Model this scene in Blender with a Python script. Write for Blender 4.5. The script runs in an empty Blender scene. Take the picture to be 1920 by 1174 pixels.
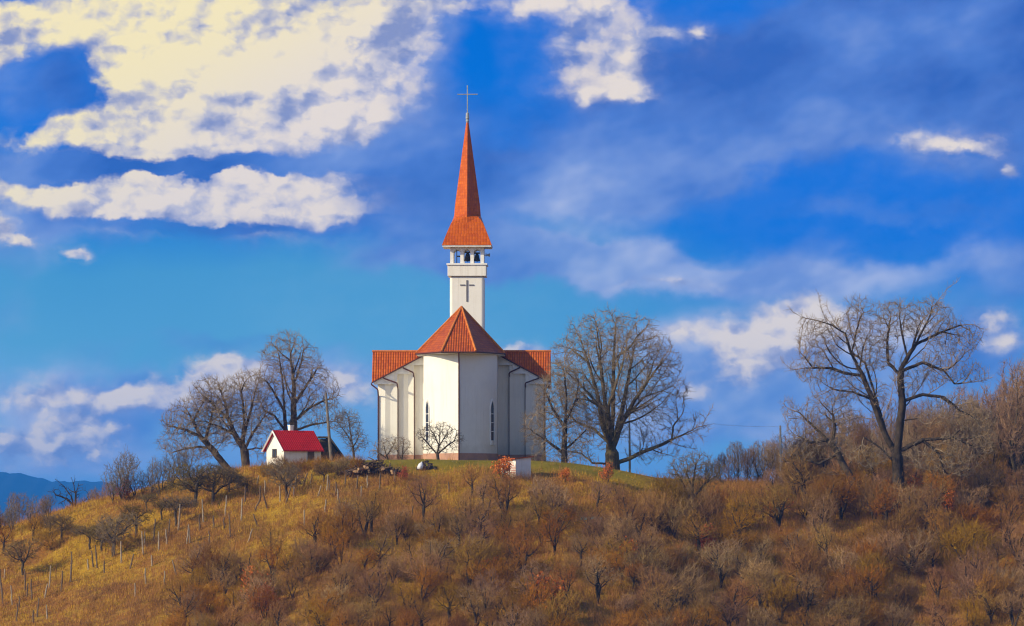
import bpy, math, random
import numpy as np
from mathutils import Vector

random.seed(7)
RNG = np.random.default_rng(7)
SC = bpy.context.scene
COL = SC.collection
R = math.radians

# ------------------------------------------------------------------ camera, sun, exposure
S = 0.055                 # metres per photo pixel at the church
DCAM = 560.0              # camera to church
YH = 1010.0               # photo row of the true horizon
ZC = -7.92                # eye height, the church stands at z = 0
KPX = S / DCAM
cam = bpy.data.cameras.new('camera')
cam.sensor_width = 36.0
cam.lens = 36.0 * DCAM / (1920 * S)
cam.shift_y = (YH - 587.0) / 1920.0
cam.clip_start = 1.0
cam.clip_end = 60000.0
camo = bpy.data.objects.new('camera', cam)
camo.location = (0, -DCAM, ZC)
camo.rotation_euler = (R(90), 0, 0)
COL.objects.link(camo)
SC.camera = camo

SUN_AZ, SUN_EL = 62.0, 27.0
to_sun = Vector((-math.sin(R(SUN_AZ)) * math.cos(R(SUN_EL)), -math.cos(R(SUN_AZ)) * math.cos(R(SUN_EL)), math.sin(R(SUN_EL))))
sl = bpy.data.lights.new('sun', 'SUN')
sl.energy = 4.8
sl.angle = R(0.5)
sl.color = (1.0, 0.86, 0.58)
so = bpy.data.objects.new('sun', sl)
so.rotation_euler = (-to_sun).to_track_quat('-Z', 'Y').to_euler()
COL.objects.link(so)

SC.view_settings.view_transform = 'Standard'
SC.view_settings.look = 'None'
SC.view_settings.exposure = 0.12
SC.view_settings.gamma = 1.0
SC.cycles.max_bounces = 6
SC.cycles.use_denoising = True
SC.cycles.denoiser = 'OPENIMAGEDENOISE'
SC.cycles.denoising_input_passes = 'RGB_ALBEDO_NORMAL'
SC.cycles.denoising_prefilter = 'ACCURATE'
SC.cycles.sample_clamp_indirect = 4.0
SC.cycles.filter_width = 1.2
SC.cycles.transparent_max_bounces = 4


def lin(r, g, b):
    f = lambda c: (c / 255 / 12.92) if c / 255 <= 0.04045 else ((c / 255 + 0.055) / 1.055) ** 2.4
    return (f(r), f(g), f(b), 1.0)


class NT:
    """small node-graph helper"""
    def __init__(self, tree):
        self.t = tree
        self.n, self.l = tree.nodes, tree.links

    def node(self, typ, **kw):
        nd = self.n.new(typ)
        for k, v in kw.items():
            setattr(nd, k, v)
        return nd

    def put(self, sock, v):
        if isinstance(v, bpy.types.NodeSocket):
            self.l.new(v, sock)
        elif v is not None:
            sock.default_value = v

    def math(self, op, a, b=None, c=None, clamp=False):
        nd = self.node('ShaderNodeMath', operation=op, use_clamp=clamp)
        for i, v in enumerate((a, b, c)):
            if v is not None:
                self.put(nd.inputs[i], v)
        return nd.outputs[0]

    def vmath(self, op, a, b=None):
        nd = self.node('ShaderNodeVectorMath', operation=op)
        self.put(nd.inputs[0], a)
        if b is not None:
            self.put(nd.inputs[1], b)
        return nd.outputs['Value'] if op in ('DOT_PRODUCT', 'LENGTH') else nd.outputs[0]

    def noise(self, vec, scale, detail=4, rough=0.55, dist=0.0, col=False, dims='3D'):
        nd = self.node('ShaderNodeTexNoise', noise_dimensions=dims)
        self.put(nd.inputs['Vector'], vec)
        nd.inputs['Scale'].default_value = scale
        nd.inputs['Detail'].default_value = detail
        nd.inputs['Roughness'].default_value = rough
        nd.inputs['Distortion'].default_value = dist
        return nd.outputs['Color' if col else 'Fac']

    def smooth(self, x, a, b):
        nd = self.node('ShaderNodeMapRange', interpolation_type='SMOOTHSTEP')
        self.put(nd.inputs[0], x)
        self.put(nd.inputs[1], a)
        self.put(nd.inputs[2], b)
        return nd.outputs[0]

    def mix(self, f, a, b, mode='MIX'):
        nd = self.node('ShaderNodeMix', data_type='RGBA', blend_type=mode)
        self.put(nd.inputs[0], f)
        self.put(nd.inputs[6], a)
        self.put(nd.inputs[7], b)
        return nd.outputs[2]

    def ramp(self, f, stops):
        nd = self.node('ShaderNodeValToRGB')
        e = nd.color_ramp.elements
        while len(e) < len(stops):
            e.new(0.5)
        for el, (p, c) in zip(e, stops):
            el.position = p
            el.color = c
        self.put(nd.inputs[0], f)
        return nd.outputs[0]


# ------------------------------------------------------------------ world: sky with clouds by azimuth and elevation
def build_world():
    w = bpy.data.worlds.new('World')
    SC.world = w
    w.use_nodes = True
    g = NT(w.node_tree)
    g.n.clear()
    out = g.node('ShaderNodeOutputWorld')
    bg = g.node('ShaderNodeBackground')
    g.l.new(bg.outputs[0], out.inputs[0])
    sky = g.node('ShaderNodeTexSky', sky_type='NISHITA', sun_disc=False)
    sky.sun_elevation = R(SUN_EL)
    sky.sun_rotation = R(180 + SUN_AZ)
    sky.air_density = 1.0
    tc = g.node('ShaderNodeTexCoord')
    sep = g.node('ShaderNodeSeparateXYZ')
    g.l.new(tc.outputs['Generated'], sep.inputs[0])
    x, y, z = sep.outputs
    az = g.math('ARCTAN2', x, y)
    el = g.math('ARCSINE', z)
    # u, v in thousands of a fixed angle step: u to the east of north, v downward from 5.68 degrees
    u = g.math('MULTIPLY_ADD', az, 1.0 / (KPX * 1000), 0.960)
    v = g.math('MULTIPLY_ADD', el, -1.0 / (KPX * 1000), YH / 1000)
    cb = g.node('ShaderNodeCombineXYZ')
    g.put(cb.inputs[0], u)
    g.put(cb.inputs[1], v)
    P = cb.outputs[0]
    Pn = g.vmath('MULTIPLY', P, (1.0, 1.35, 1.0))

    # domain warp
    wn = g.vmath('SUBTRACT', g.noise(Pn, 5.0, 3, 0.5, col=True, dims='2D'), (0.5, 0.5, 0.5))
    wn2 = g.vmath('SUBTRACT', g.noise(Pn, 22.0, 3, 0.6, col=True, dims='2D'), (0.5, 0.5, 0.5))
    Pw = g.vmath('ADD', P, g.vmath('MULTIPLY', wn, (0.14, 0.10, 0)))
    Pw = g.vmath('ADD', Pw, g.vmath('MULTIPLY', wn2, (0.030, 0.022, 0)))

    def field(blobs, vec):
        acc = 0.0
        for (cx, cy, rx, ry, a) in blobs:
            d = g.vmath('SUBTRACT', vec, (cx / 1000, cy / 1000, 0))
            d = g.vmath('MULTIPLY', d, (1000 / rx, 1000 / ry, 0))
            q = g.vmath('DOT_PRODUCT', d, d)
            acc = g.math('MULTIPLY_ADD', g.math('POWER', 0.36788, q), a, acc)
        return acc

    bright = [
        (330, 322, 420, 13, -.9), (150, 160, 62, 46, -.8), (720, 300, 120, 40, -.5), (0, 180, 70, 50, -.6), (860, 120, 50, 120, -.4), (480, 425, 480, 10, -.5),
        (130, 40, 110, 60, .9), (300, 150, 140, 135, 1.4), (480, 120, 180, 120, 1.2), (650, 100, 160, 115, 1.1),
        (790, 10, 110, 34, .8), (95, 262, 95, 30, .9), (225, 265, 110, 45, .9), (570, 245, 150, 42, .75),
        (390, 275, 110, 30, .7), (0, 80, 45, 75, .7), (690, 215, 90, 50, .5),
        (40, 362, 120, 26, .9), (205, 388, 120, 40, 1.1), (340, 368, 150, 32, .85), (535, 388, 125, 42, 1.1), (450, 352, 190, 20, .6),
        (5, 445, 34, 32, .7), (40, 474, 18, 16, .7), (120, 490, 34, 14, .8),
        (130, 748, 130, 38, .75), (255, 740, 50, 26, .8), (85, 834, 120, 30, .95), (170, 814, 55, 24, .8),
        (400, 712, 80, 34, .9), (455, 692, 60, 30, .8), (345, 745, 60, 26, .7), (660, 735, 65, 45, .7),
        (1075, 15, 105, 32, .95), (1155, 95, 60, 60, .8), (1172, 182, 46, 22, .9), (1120, 150, 80, 40, .65), (1325, 55, 26, 24, .9),
        (1240, 66, 34, 14, .8), (1000, 10, 34, 34, .7), (1090, 190, 20, 14, .7),
        (1790, 280, 66, 20, 1.0), (1745, 250, 34, 22, .5), (1905, 322, 20, 14, .8),
        (1240, 528, 90, 12, .5), (970, 648, 40, 14, .85),
        (1390, 632, 80, 32, 1.15), (1480, 622, 85, 40, 1.1), (1440, 668, 75, 38, .95), (1540, 600, 45, 28, .8), (1600, 600, 60, 30, .5),
        (1300, 710, 40, 15, .7), (1290, 640, 45, 20, .55), (1880, 588, 40, 14, .7), (1905, 632, 44, 26, .9), (1690, 620, 60, 30, .5),
    ]
    soft = [
        (940, 335, 120, 30, .8), (1090, 330, 160, 44, .8), (1250, 290, 160, 50, .6), (560, 420, 300, 26, .4), (350, 326, 380, 22, .5), (1060, 465, 320, 22, .7), (1200, 505, 200, 22, .6), (1560, 200, 240, 90, .6), (1850, 220, 130, 110, .5),
        (120, 170, 130, 90, .8), (300, 320, 420, 34, .8), (700, 250, 220, 90, .75), (820, 120, 60, 110, .55),
        (1480, 120, 300, 90, 1.0), (1320, 260, 280, 50, .95), (1700, 150, 260, 110, 1.05), (1800, 50, 250, 110, .8), (1050, 350, 170, 60, .75),
        (1200, 320, 170, 60, .55), (760, 380, 200, 40, .65), (1650, 400, 330, 26, .35), (1120, 130, 90, 90, .6),
        (850, 478, 130, 34, .7), (1050, 488, 260, 40, .7), (1300, 525, 260, 28, .6), (1600, 520, 320, 40, .55), (1880, 490, 90, 60, .5),
        (150, 760, 220, 60, .9), (120, 850, 220, 40, .6), (600, 720, 220, 60, .55), (450, 640, 160, 20, .35), (430, 720, 120, 50, .6),
        (1350, 660, 200, 60, .8), (1420, 750, 200, 50, .7), (1700, 640, 260, 70, .6), (1250, 800, 250, 60, .55), (1000, 660, 120, 26, .5),
        (1650, 760, 260, 70, .55), (1890, 640, 90, 80, .6), (1870, 300, 120, 60, .4), (0, 420, 90, 90, .45), (200, 420, 480, 50, .45),
    ]
    Fb = field(bright, Pw)
    Fs = field(soft, Pw)

    # base blue
    n_low = g.noise(Pn, 2.2, 2, 0.5, dims='2D')
    vv = g.math('MULTIPLY_ADD', g.math('SUBTRACT', n_low, 0.5), 0.16, v)
    vv = g.math('MULTIPLY_ADD', g.math('SUBTRACT', u, 0.96), -0.06, vv)
    blue = g.ramp(vv, [(0.0, lin(0, 104, 206)), (0.28, lin(2, 110, 212)), (0.42, lin(30, 124, 206)), (0.53, lin(76, 154, 202)),
                       (0.68, lin(92, 166, 206)), (0.90, lin(138, 184, 226))])
    rightside = g.math('MULTIPLY', g.smooth(u, 0.95, 1.5), g.smooth(v, 0.72, 0.42))
    blue = g.mix(g.math('MULTIPLY', rightside, 0.85), blue, lin(2, 108, 214))

    # soft lavender veils
    rot = g.node('ShaderNodeVectorRotate', rotation_type='Z_AXIS')
    g.put(rot.inputs['Vector'], P)
    rot.inputs['Angle'].default_value = R(20)
    Pr = g.vmath('MULTIPLY', rot.outputs[0], (1.0, 1.7, 1.0))
    nf = g.noise(Pr, 3.6, 4, 0.46, dims='2D')
    ms = g.smooth(g.math('MULTIPLY_ADD', g.math('SUBTRACT', nf, 0.5), 1.3, g.math('MULTIPLY', Fs, 1.3)), 0.10, 0.95)
    nv = g.noise(Pr, 2.6, 4, 0.55, dims='2D')
    veil = g.ramp(g.math('MULTIPLY_ADD', g.math('SUBTRACT', nv, 0.5), 1.7, g.math('MULTIPLY_ADD', v, 0.62, 0.18)),
                  [(0.0, lin(52, 94, 178)), (0.32, lin(82, 122, 200)), (0.6, lin(124, 152, 212)), (0.85, lin(178, 190, 224))])
    colr = g.mix(g.math('MULTIPLY', ms, 0.88), blue, veil)

    # bright cumulus with relief
    shade = [
        (150, 165, 70, 45, .6), (720, 120, 110, 130, .34), (600, 262, 130, 22, .55), (330, 302, 200, 16, .6), (450, 220, 70, 30, .38), (560, 180, 60, 35, .35), (250, 215, 60, 22, .25), (300, 400, 60, 40, .5),
        (130, 418, 160, 14, .5), (540, 420, 120, 12, .5), (1180, 130, 60, 20, .45), (1100, 60, 60, 16, .4), (1490, 655, 90, 20, .5), (1350, 660, 40, 20, .4),
        (150, 780, 150, 16, .5), (100, 855, 110, 12, .5), (430, 735, 120, 18, .5), (660, 770, 60, 18, .5), (1790, 296, 62, 8, .4), (1010, 50, 60, 12, .4), (1240, 535, 90, 10, .5), (760, 60, 80, 40, .4)]
    Fsh = field(shade, Pw)
    nb = g.noise(Pn, 7.0, 4.5, 0.5, dims='2D')
    nb2 = g.noise(g.vmath('ADD', Pn, (-0.022, -0.030, 0)), 7.5, 3, 0.5, dims='2D')
    nb3 = g.noise(Pn, 7.5, 3, 0.5, dims='2D')
    def puff(vec):
        vo = g.node('ShaderNodeTexVoronoi', feature='SMOOTH_F1', voronoi_dimensions='2D')
        g.put(vo.inputs['Vector'], vec)
        vo.inputs['Scale'].default_value = 15.0
        vo.inputs['Detail'].default_value = 2.5
        vo.inputs['Roughness'].default_value = 0.5
        vo.inputs['Smoothness'].default_value = 0.5
        return vo.outputs['Distance']
    Pq = g.vmath('ADD', Pn, g.vmath('MULTIPLY', wn2, (0.05, 0.05, 0)))
    pf = puff(Pq)
    pf2 = puff(g.vmath('ADD', Pq, (-0.010, -0.014, 0)))
    near = g.smooth(Fb, 0.04, 0.40)
    det = g.math('MULTIPLY_ADD', g.math('SUBTRACT', nb, 0.5), 0.85, g.math('MULTIPLY', g.math('SUBTRACT', 0.42, pf), 0.30))
    edge = g.math('MULTIPLY_ADD', det, near, Fb)
    edge = g.math('ADD', edge, 0.08)
    mb = g.smooth(edge, 0.12, 0.62)
    mbs = g.smooth(edge, -0.02, 1.0)
    sw = g.smooth(g.math('MULTIPLY_ADD', g.noise(Pn, 2.6, 2, 0.5, dims='2D'), 0.5, u), 0.62, 0.95)
    mbm = g.node('ShaderNodeMix', data_type='FLOAT')
    g.put(mbm.inputs[0], g.math('MULTIPLY', sw, 0.75)); g.put(mbm.inputs[2], mb); g.put(mbm.inputs[3], mbs)
    mb = mbm.outputs[0]
    rel = g.math('MULTIPLY', g.math('SUBTRACT', nb3, nb2), 2.2)
    rel = g.math('MULTIPLY_ADD', g.math('SUBTRACT', pf2, pf), 0.55, rel)
    lit = g.math('ADD', g.math('MULTIPLY_ADD', edge, 0.26, 0.38), rel)
    lit = g.math('MULTIPLY_ADD', Fsh, -0.55, lit)
    warm = g.smooth(g.math('MULTIPLY_ADD', v, 1.0, g.math('MULTIPLY', u, 0.55)), 0.58, 0.22)
    top = g.mix(warm, lin(240, 226, 210), lin(255, 238, 180))
    mid = g.mix(warm, lin(196, 194, 208), lin(214, 206, 196))
    cc = g.mix(g.smooth(lit, 0.30, 0.82), mid, top)
    cc = g.mix(g.math('MULTIPLY', g.smooth(lit, 0.52, -0.10), 0.95), cc, lin(134, 146, 190))
    colr = g.mix(g.math('MULTIPLY', mb, 0.95), colr, cc)

    # rest of the sky, outside the view: physical sky with scattered clouds
    nis = g.mix(1.0, sky.outputs[0], (0.088, 0.110, 0.158, 1), 'MULTIPLY')
    gen = tc.outputs['Generated']
    no = g.noise(gen, 3.0, 5, 0.55)
    nis = g.mix(g.smooth(no, 0.52, 0.70), nis, (0.68, 0.70, 0.80, 1))
    outm = g.math('MAXIMUM', g.smooth(el, 0.115, 0.22), g.smooth(g.math('ABSOLUTE', az), 0.13, 0.30))
    fin = g.mix(outm, colr, nis)
    g.put(bg.inputs[0], fin)
    bg.inputs[1].default_value = 1.0
    w.cycles.sampling_method = 'MANUAL'
    w.cycles.sample_map_resolution = 1024


build_world()


# ------------------------------------------------------------------ helpers: materials
def mat(name, rough=0.8, spec=0.3):
    m = bpy.data.materials.new(name)
    m.use_nodes = True
    g = NT(m.node_tree)
    b = m.node_tree.nodes['Principled BSDF']
    b.inputs['Roughness'].default_value = rough
    b.inputs['Specular IOR Level'].default_value = spec
    return m, g, b


def noisy(name, c1, c2, scale=2.0, rough=0.8, bump=0.0, bscale=None, detail=5, spec=0.3, lo=0.35, hi=0.65):
    m, g, b = mat(name, rough, spec)
    tc = g.node('ShaderNodeTexCoord')
    f = g.smooth(g.noise(tc.outputs['Object'], scale, detail, 0.6), lo, hi)
    g.put(b.inputs['Base Color'], g.mix(f, c1, c2))
    if bump:
        bp = g.node('ShaderNodeBump')
        bp.inputs['Strength'].default_value = bump
        bp.inputs['Distance'].default_value = 0.05
        g.put(bp.inputs['Height'], g.noise(tc.outputs['Object'], bscale or scale * 4, 6, 0.6))
        g.l.new(bp.outputs[0], b.inputs['Normal'])
    return m


def bark(name, c1, c2, jitter=0.0):
    """bark and twig colour; each plant a little different"""
    m, g, b = mat(name, 0.85, 0.2)
    tc = g.node('ShaderNodeTexCoord')
    f = g.smooth(g.noise(tc.outputs['Object'], 1.3, 4, 0.6), 0.35, 0.65)
    c = g.mix(f, c1, c2)
    if jitter:
        oi = g.node('ShaderNodeObjectInfo')
        hs = g.node('ShaderNodeHueSaturation')
        g.put(hs.inputs['Hue'], g.math('MULTIPLY_ADD', oi.outputs['Random'], 0.034, 0.483))
        r2 = g.math('FRACT', g.math('MULTIPLY', oi.outputs['Random'], 17.3))
        g.put(hs.inputs['Value'], g.math('MULTIPLY_ADD', r2, jitter, 1.0 - jitter / 2))
        r3 = g.math('FRACT', g.math('MULTIPLY', oi.outputs['Random'], 41.7))
        g.put(hs.inputs['Saturation'], g.math('MULTIPLY_ADD', r3, 0.45, 0.8))
        g.put(hs.inputs['Color'], c)
        c = hs.outputs[0]
    n2 = g.noise(g.vmath('MULTIPLY', tc.outputs['Object'], (1, 1, 0.3)), 5.0, 4, 0.65)
    c = g.mix(g.math('MULTIPLY', g.smooth(n2, 0.45, 0.62), 0.55), c, g.mix(0.45, c1, (0.01, 0.008, 0.006, 1)))
    bp = g.node('ShaderNodeBump')
    bp.inputs['Strength'].default_value = 0.9
    bp.inputs['Distance'].default_value = 0.12
    g.put(bp.inputs['Height'], n2)
    g.l.new(bp.outputs[0], b.inputs['Normal'])
    g.put(b.inputs['Base Color'], c)
    return m


def tile_mat(name, c1, c2, cgap, pu=0.25, pv=0.36, gloss=0.45, relief=0.05, seam=0.75):
    """pan tiles on the mesh's own UV in metres: u along the eave, v up the slope"""
    m, g, b = mat(name, gloss, 0.15)
    uv = g.node('ShaderNodeUVMap')
    sp = g.node('ShaderNodeSeparateXYZ')
    g.l.new(uv.outputs[0], sp.inputs[0])
    cu = g.math('FRACT', g.math('DIVIDE', sp.outputs[0], pu))
    cv = g.math('FRACT', g.math('DIVIDE', sp.outputs[1], pv))
    hu = g.math('SINE', g.math('MULTIPLY', cu, math.pi))
    hgt = g.math('ADD', hu, g.math('MULTIPLY', g.math('SUBTRACT', 1.0, cv), 0.45))
    bp = g.node('ShaderNodeBump')
    bp.inputs['Strength'].default_value = 1.0
    bp.inputs['Distance'].default_value = relief
    g.put(bp.inputs['Height'], hgt)
    g.l.new(bp.outputs[0], b.inputs['Normal'])
    cell = g.node('ShaderNodeCombineXYZ')
    g.put(cell.inputs[0], g.math('FLOOR', g.math('DIVIDE', sp.outputs[0], pu)))
    g.put(cell.inputs[1], g.math('FLOOR', g.math('DIVIDE', sp.outputs[1], pv)))
    wn = g.node('ShaderNodeTexWhiteNoise')
    g.l.new(cell.outputs[0], wn.inputs[0])
    c = g.mix(wn.outputs[0], c1, c2)
    n = g.noise(uv.outputs[0], 0.7, 4, 0.6)
    c = g.mix(g.smooth(n, 0.5, 0.75), c, g.mix(0.5, c2, cgap))
    gap = g.math('MAXIMUM', g.smooth(hu, 0.55, 0.1), g.smooth(cv, 0.80, 0.97))
    c = g.mix(g.math('MULTIPLY', gap, seam), c, cgap)
    g.put(b.inputs['Base Color'], c)
    return m


def plaster(name, c, stain):
    m, g, b = mat(name, 0.85, 0.2)
    tc = g.node('ShaderNodeTexCoord')
    o = tc.outputs['Object']
    n1 = g.noise(o, 0.35, 4, 0.6)
    st = g.noise(g.vmath('MULTIPLY', o, (2.2, 2.2, 0.18)), 1.0, 5, 0.65)
    col = g.mix(g.math('MULTIPLY', g.smooth(n1, 0.4, 0.75), 0.35), c, stain)
    col = g.mix(g.math('MULTIPLY', g.smooth(st, 0.52, 0.78), 0.45), col, stain)
    sz = g.node('ShaderNodeSeparateXYZ')
    g.l.new(o, sz.inputs[0])
    foot = g.smooth(g.math('MULTIPLY_ADD', g.math('SUBTRACT', g.noise(o, 1.1, 5, 0.65), 0.5), 2.4, sz.outputs[2]), 2.0, 0.8)
    run = g.math('MULTIPLY', g.smooth(g.noise(g.vmath('MULTIPLY', o, (3.4, 3.4, 0.06)), 1.0, 4, 0.6), 0.54, 0.70), g.smooth(g.noise(o, 0.25, 2, 0.5), 0.42, 0.6))
    col = g.mix(g.math('MULTIPLY', g.math('MAXIMUM', foot, run), 0.45), col, g.mix(0.5, stain, (0.42, 0.37, 0.29, 1)))
    g.put(b.inputs['Base Color'], col)
    bp = g.node('ShaderNodeBump')
    bp.inputs['Strength'].default_value = 0.10
    bp.inputs['Distance'].default_value = 0.03
    g.put(bp.inputs['Height'], g.noise(o, 3.0, 6, 0.65))
    g.l.new(bp.outputs[0], b.inputs['Normal'])
    return m


M = {}
M['wall'] = plaster('white_plaster', (0.80, 0.765, 0.68, 1), (0.62, 0.58, 0.49, 1))
M['white'] = noisy('white_paint', (0.80, 0.78, 0.73, 1), (0.70, 0.68, 0.63, 1), 1.5)
M['plinth'] = noisy('pink_plinth', (0.46, 0.25, 0.16, 1), (0.36, 0.20, 0.14, 1), 1.2, bump=0.3)
M['tile'] = tile_mat('orange_tiles', (0.56, 0.125, 0.010, 1), (0.40, 0.070, 0.008, 1), (0.15, 0.024, 0.006, 1))
M['shingle'] = tile_mat('spire_shingles', (0.56, 0.115, 0.004, 1), (0.43, 0.076, 0.004, 1), (0.26, 0.040, 0.004, 1), 0.30, 0.30, 0.42, 0.012, 0.35)
M['redtile'] = tile_mat('crimson_tiles', (0.66, 0.016, 0.016, 1), (0.52, 0.011, 0.012, 1), (0.17, 0.003, 0.006, 1), 0.24, 0.36, 0.5)
M['ridge'] = noisy('ridge_tiles', (0.60, 0.20, 0.03, 1), (0.45, 0.12, 0.022, 1), 3.0)
M['pipe'] = noisy('brown_pipe', (0.10, 0.030, 0.022, 1), (0.07, 0.022, 0.018, 1), 2.0, 0.5)
M['dark'] = noisy('dark_metal', (0.05, 0.048, 0.05, 1), (0.09, 0.085, 0.085, 1), 3.0, 0.5)
M['steel'] = noisy('grey_steel', (0.36, 0.38, 0.40, 1), (0.25, 0.27, 0.29, 1), 3.0, 0.4)
M['bronze'] = noisy('dark_bronze', (0.045, 0.035, 0.028, 1), (0.03, 0.026, 0.022, 1), 6.0, 0.4)
M['glass'] = noisy('dark_glass', (0.03, 0.035, 0.045, 1), (0.05, 0.055, 0.07, 1), 2.0, 0.12, spec=0.6)
M['greycross'] = noisy('grey_stone_cross', (0.12, 0.115, 0.13, 1), (0.16, 0.15, 0.165, 1), 3.0)
M['oldwood'] = noisy('weathered_wood', (0.10, 0.075, 0.05, 1), (0.06, 0.05, 0.032, 1), 2.5, bump=0.4)
M['stake'] = noisy('grey_stake_wood', (0.34, 0.27, 0.19, 1), (0.22, 0.165, 0.11, 1), 3.0, bump=0.4)
M['stake2'] = noisy('brown_stake_wood', (0.15, 0.10, 0.06, 1), (0.10, 0.065, 0.04, 1), 3.0, bump=0.4)
M['pole'] = noisy('pole_wood', (0.20, 0.165, 0.125, 1), (0.13, 0.105, 0.08, 1), 1.5, bump=0.3)
M['concrete'] = noisy('pale_concrete', (0.42, 0.39, 0.33, 1), (0.32, 0.29, 0.25, 1), 2.0)
M['log'] = noisy('brushwood_bark', (0.13, 0.075, 0.04, 1), (0.06, 0.038, 0.025, 1), 3.0, bump=0.4)
M['logend'] = noisy('cut_wood', (0.36, 0.22, 0.11, 1), (0.26, 0.15, 0.08, 1), 3.0)
M['greensheet'] = noisy('green_sheet', (0.05, 0.10, 0.075, 1), (0.08, 0.13, 0.10, 1), 2.0, 0.5)
M['sack'] = noisy('white_sack', (0.75, 0.75, 0.76, 1), (0.55, 0.55, 0.58, 1), 3.0)
M['rock'] = noisy('brown_rubble', (0.13, 0.085, 0.06, 1), (0.07, 0.05, 0.04, 1), 3.0, bump=0.5)
M['bark'] = bark('grey_brown_bark', (0.060, 0.042, 0.027, 1), (0.12, 0.085, 0.052, 1))
M['twig'] = bark('grey_brown_twigs', (0.26, 0.185, 0.11, 1), (0.34, 0.255, 0.165, 1))
M['olivebark'] = bark('mossy_bark', (0.085, 0.060, 0.030, 1), (0.19, 0.140, 0.055, 1))
M['greytwig'] = bark('pale_grey_twigs', (0.17, 0.14, 0.11, 1), (0.24, 0.20, 0.16, 1))
M['orchbark'] = bark('orchard_bark', (0.060, 0.042, 0.026, 1), (0.10, 0.075, 0.045, 1))
M['orchtwig'] = bark('orchard_twigs', (0.15, 0.098, 0.040, 1), (0.20, 0.138, 0.052, 1), 0.5)
M['shrubbark'] = bark('shrub_bark', (0.065, 0.042, 0.024, 1), (0.11, 0.072, 0.038, 1))
M['shrubtwig'] = bark('shrub_twigs', (0.29, 0.140, 0.040, 1), (0.37, 0.195, 0.052, 1), 0.5)
M['woodtwig'] = bark('woodland_twigs', (0.30, 0.185, 0.105, 1), (0.37, 0.235, 0.14, 1), 0.4)
M['deadbark'] = bark('dark_bark', (0.034, 0.023, 0.015, 1), (0.065, 0.046, 0.030, 1))
M['leaf'] = noisy('orange_leaves', (0.62, 0.17, 0.018, 1), (0.46, 0.10, 0.014, 1), 2.0, lo=0.4, hi=0.6)
M['redleaf'] = noisy('rust_leaves', (0.44, 0.07, 0.02, 1), (0.32, 0.05, 0.02, 1), 2.0)
M['mount'] = noisy('far_forest', (0.010, 0.020, 0.026, 1), (0.018, 0.028, 0.032, 1), 0.004)


def ground_mat():
    m, g, b = mat('dry_grass_ground', 0.95, 0.1)
    tc = g.node('ShaderNodeTexCoord')
    o = tc.outputs['Object']
    n1 = g.noise(o, 0.09, 5, 0.6)
    n2 = g.noise(o, 0.5, 6, 0.65)
    n3 = g.noise(o, 3.0, 5, 0.7)
    c = g.mix(g.smooth(n1, 0.40, 0.58), (0.38, 0.215, 0.014, 1), (0.26, 0.110, 0.022, 1))
    c = g.mix(g.math('MULTIPLY', g.smooth(n2, 0.48, 0.66), 0.65), c, (0.42, 0.26, 0.03, 1))
    c = g.mix(g.math('MULTIPLY', g.smooth(n3, 0.48, 0.64), 0.75), c, (0.15, 0.072, 0.016, 1))
    # greener mown lawn on the hilltop round the church
    sp = g.node('ShaderNodeSeparateXYZ')
    g.l.new(o, sp.inputs[0])
    wob = g.math('MULTIPLY', g.math('SUBTRACT', n2, 0.5), 7.0)
    yy = g.math('ADD', sp.outputs[1], wob)
    xx = g.math('ADD', sp.outputs[0], wob)
    lawn = g.math('MULTIPLY', g.smooth(yy, -24, -18), g.math('MULTIPLY', g.smooth(xx, -24, -18), g.smooth(xx, 17, 9)))
    c = g.mix(g.math('MULTIPLY', lawn, 0.85), c, g.mix(n2, (0.10, 0.11, 0.010, 1), (0.24, 0.18, 0.016, 1)))
    # meadow and copses of the valley farther off
    g.put(b.inputs['Base Color'], c)
    bp = g.node('ShaderNodeBump')
    bp.inputs['Strength'].default_value = 0.8
    bp.inputs['Distance'].default_value = 0.25
    g.put(bp.inputs['Height'], g.noise(o, 2.5, 8, 0.7))
    g.l.new(bp.outputs[0], b.inputs['Normal'])
    return m


M['ground'] = ground_mat()
def grass_mat(name, a, b2, c3):
    m, g, b = mat(name, 0.9, 0.15)
    tc = g.node('ShaderNodeTexCoord')
    o = tc.outputs['Object']
    c = g.mix(g.smooth(g.noise(o, 0.22, 4, 0.6), 0.4, 0.6), a, b2)
    c = g.mix(g.smooth(g.noise(o, 6.0, 3, 0.6), 0.5, 0.65), c, c3)
    g.put(b.inputs['Base Color'], c)
    return m
M['grass'] = grass_mat('dry_grass_blades', (0.47, 0.27, 0.016, 1), (0.32, 0.130, 0.024, 1), (0.60, 0.39, 0.05, 1))
M['brush'] = grass_mat('brown_brush', (0.34, 0.145, 0.036, 1), (0.19, 0.095, 0.03, 1), (0.42, 0.21, 0.06, 1))


# ------------------------------------------------------------------ helpers: meshes and objects
def raw_mesh(name, V, F, uv=None, smooth=False):
    """V (n,3) array, F (m,k) index array"""
    V = np.asarray(V, dtype=np.float32)
    F = np.asarray(F, dtype=np.int32)
    me = bpy.data.meshes.new(name)
    me.vertices.add(len(V))
    me.vertices.foreach_set('co', V.ravel())
    k = F.shape[1]
    me.loops.add(F.size)
    me.loops.foreach_set('vertex_index', F.ravel())
    me.polygons.add(len(F))
    me.polygons.foreach_set('loop_start', np.arange(0, F.size, k, dtype=np.int32))
    if smooth:
        me.polygons.foreach_set('use_smooth', np.ones(len(F), dtype=bool))
    me.update(calc_edges=True)
    return me


def link(name, me, m=None, parent=None):
    o = bpy.data.objects.new(name, me)
    COL.objects.link(o)
    if m is not None and me is not None:
        if not me.materials:
            me.materials.append(m)
    if parent is not None:
        o.parent = parent
    return o


def tag(o, label=None, cat=None, group=None, kind=None):
    if label:
        o['label'] = label
    if cat:
        o['category'] = cat
    if group:
        o['group'] = group
    if kind:
        o['kind'] = kind
    return o


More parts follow.
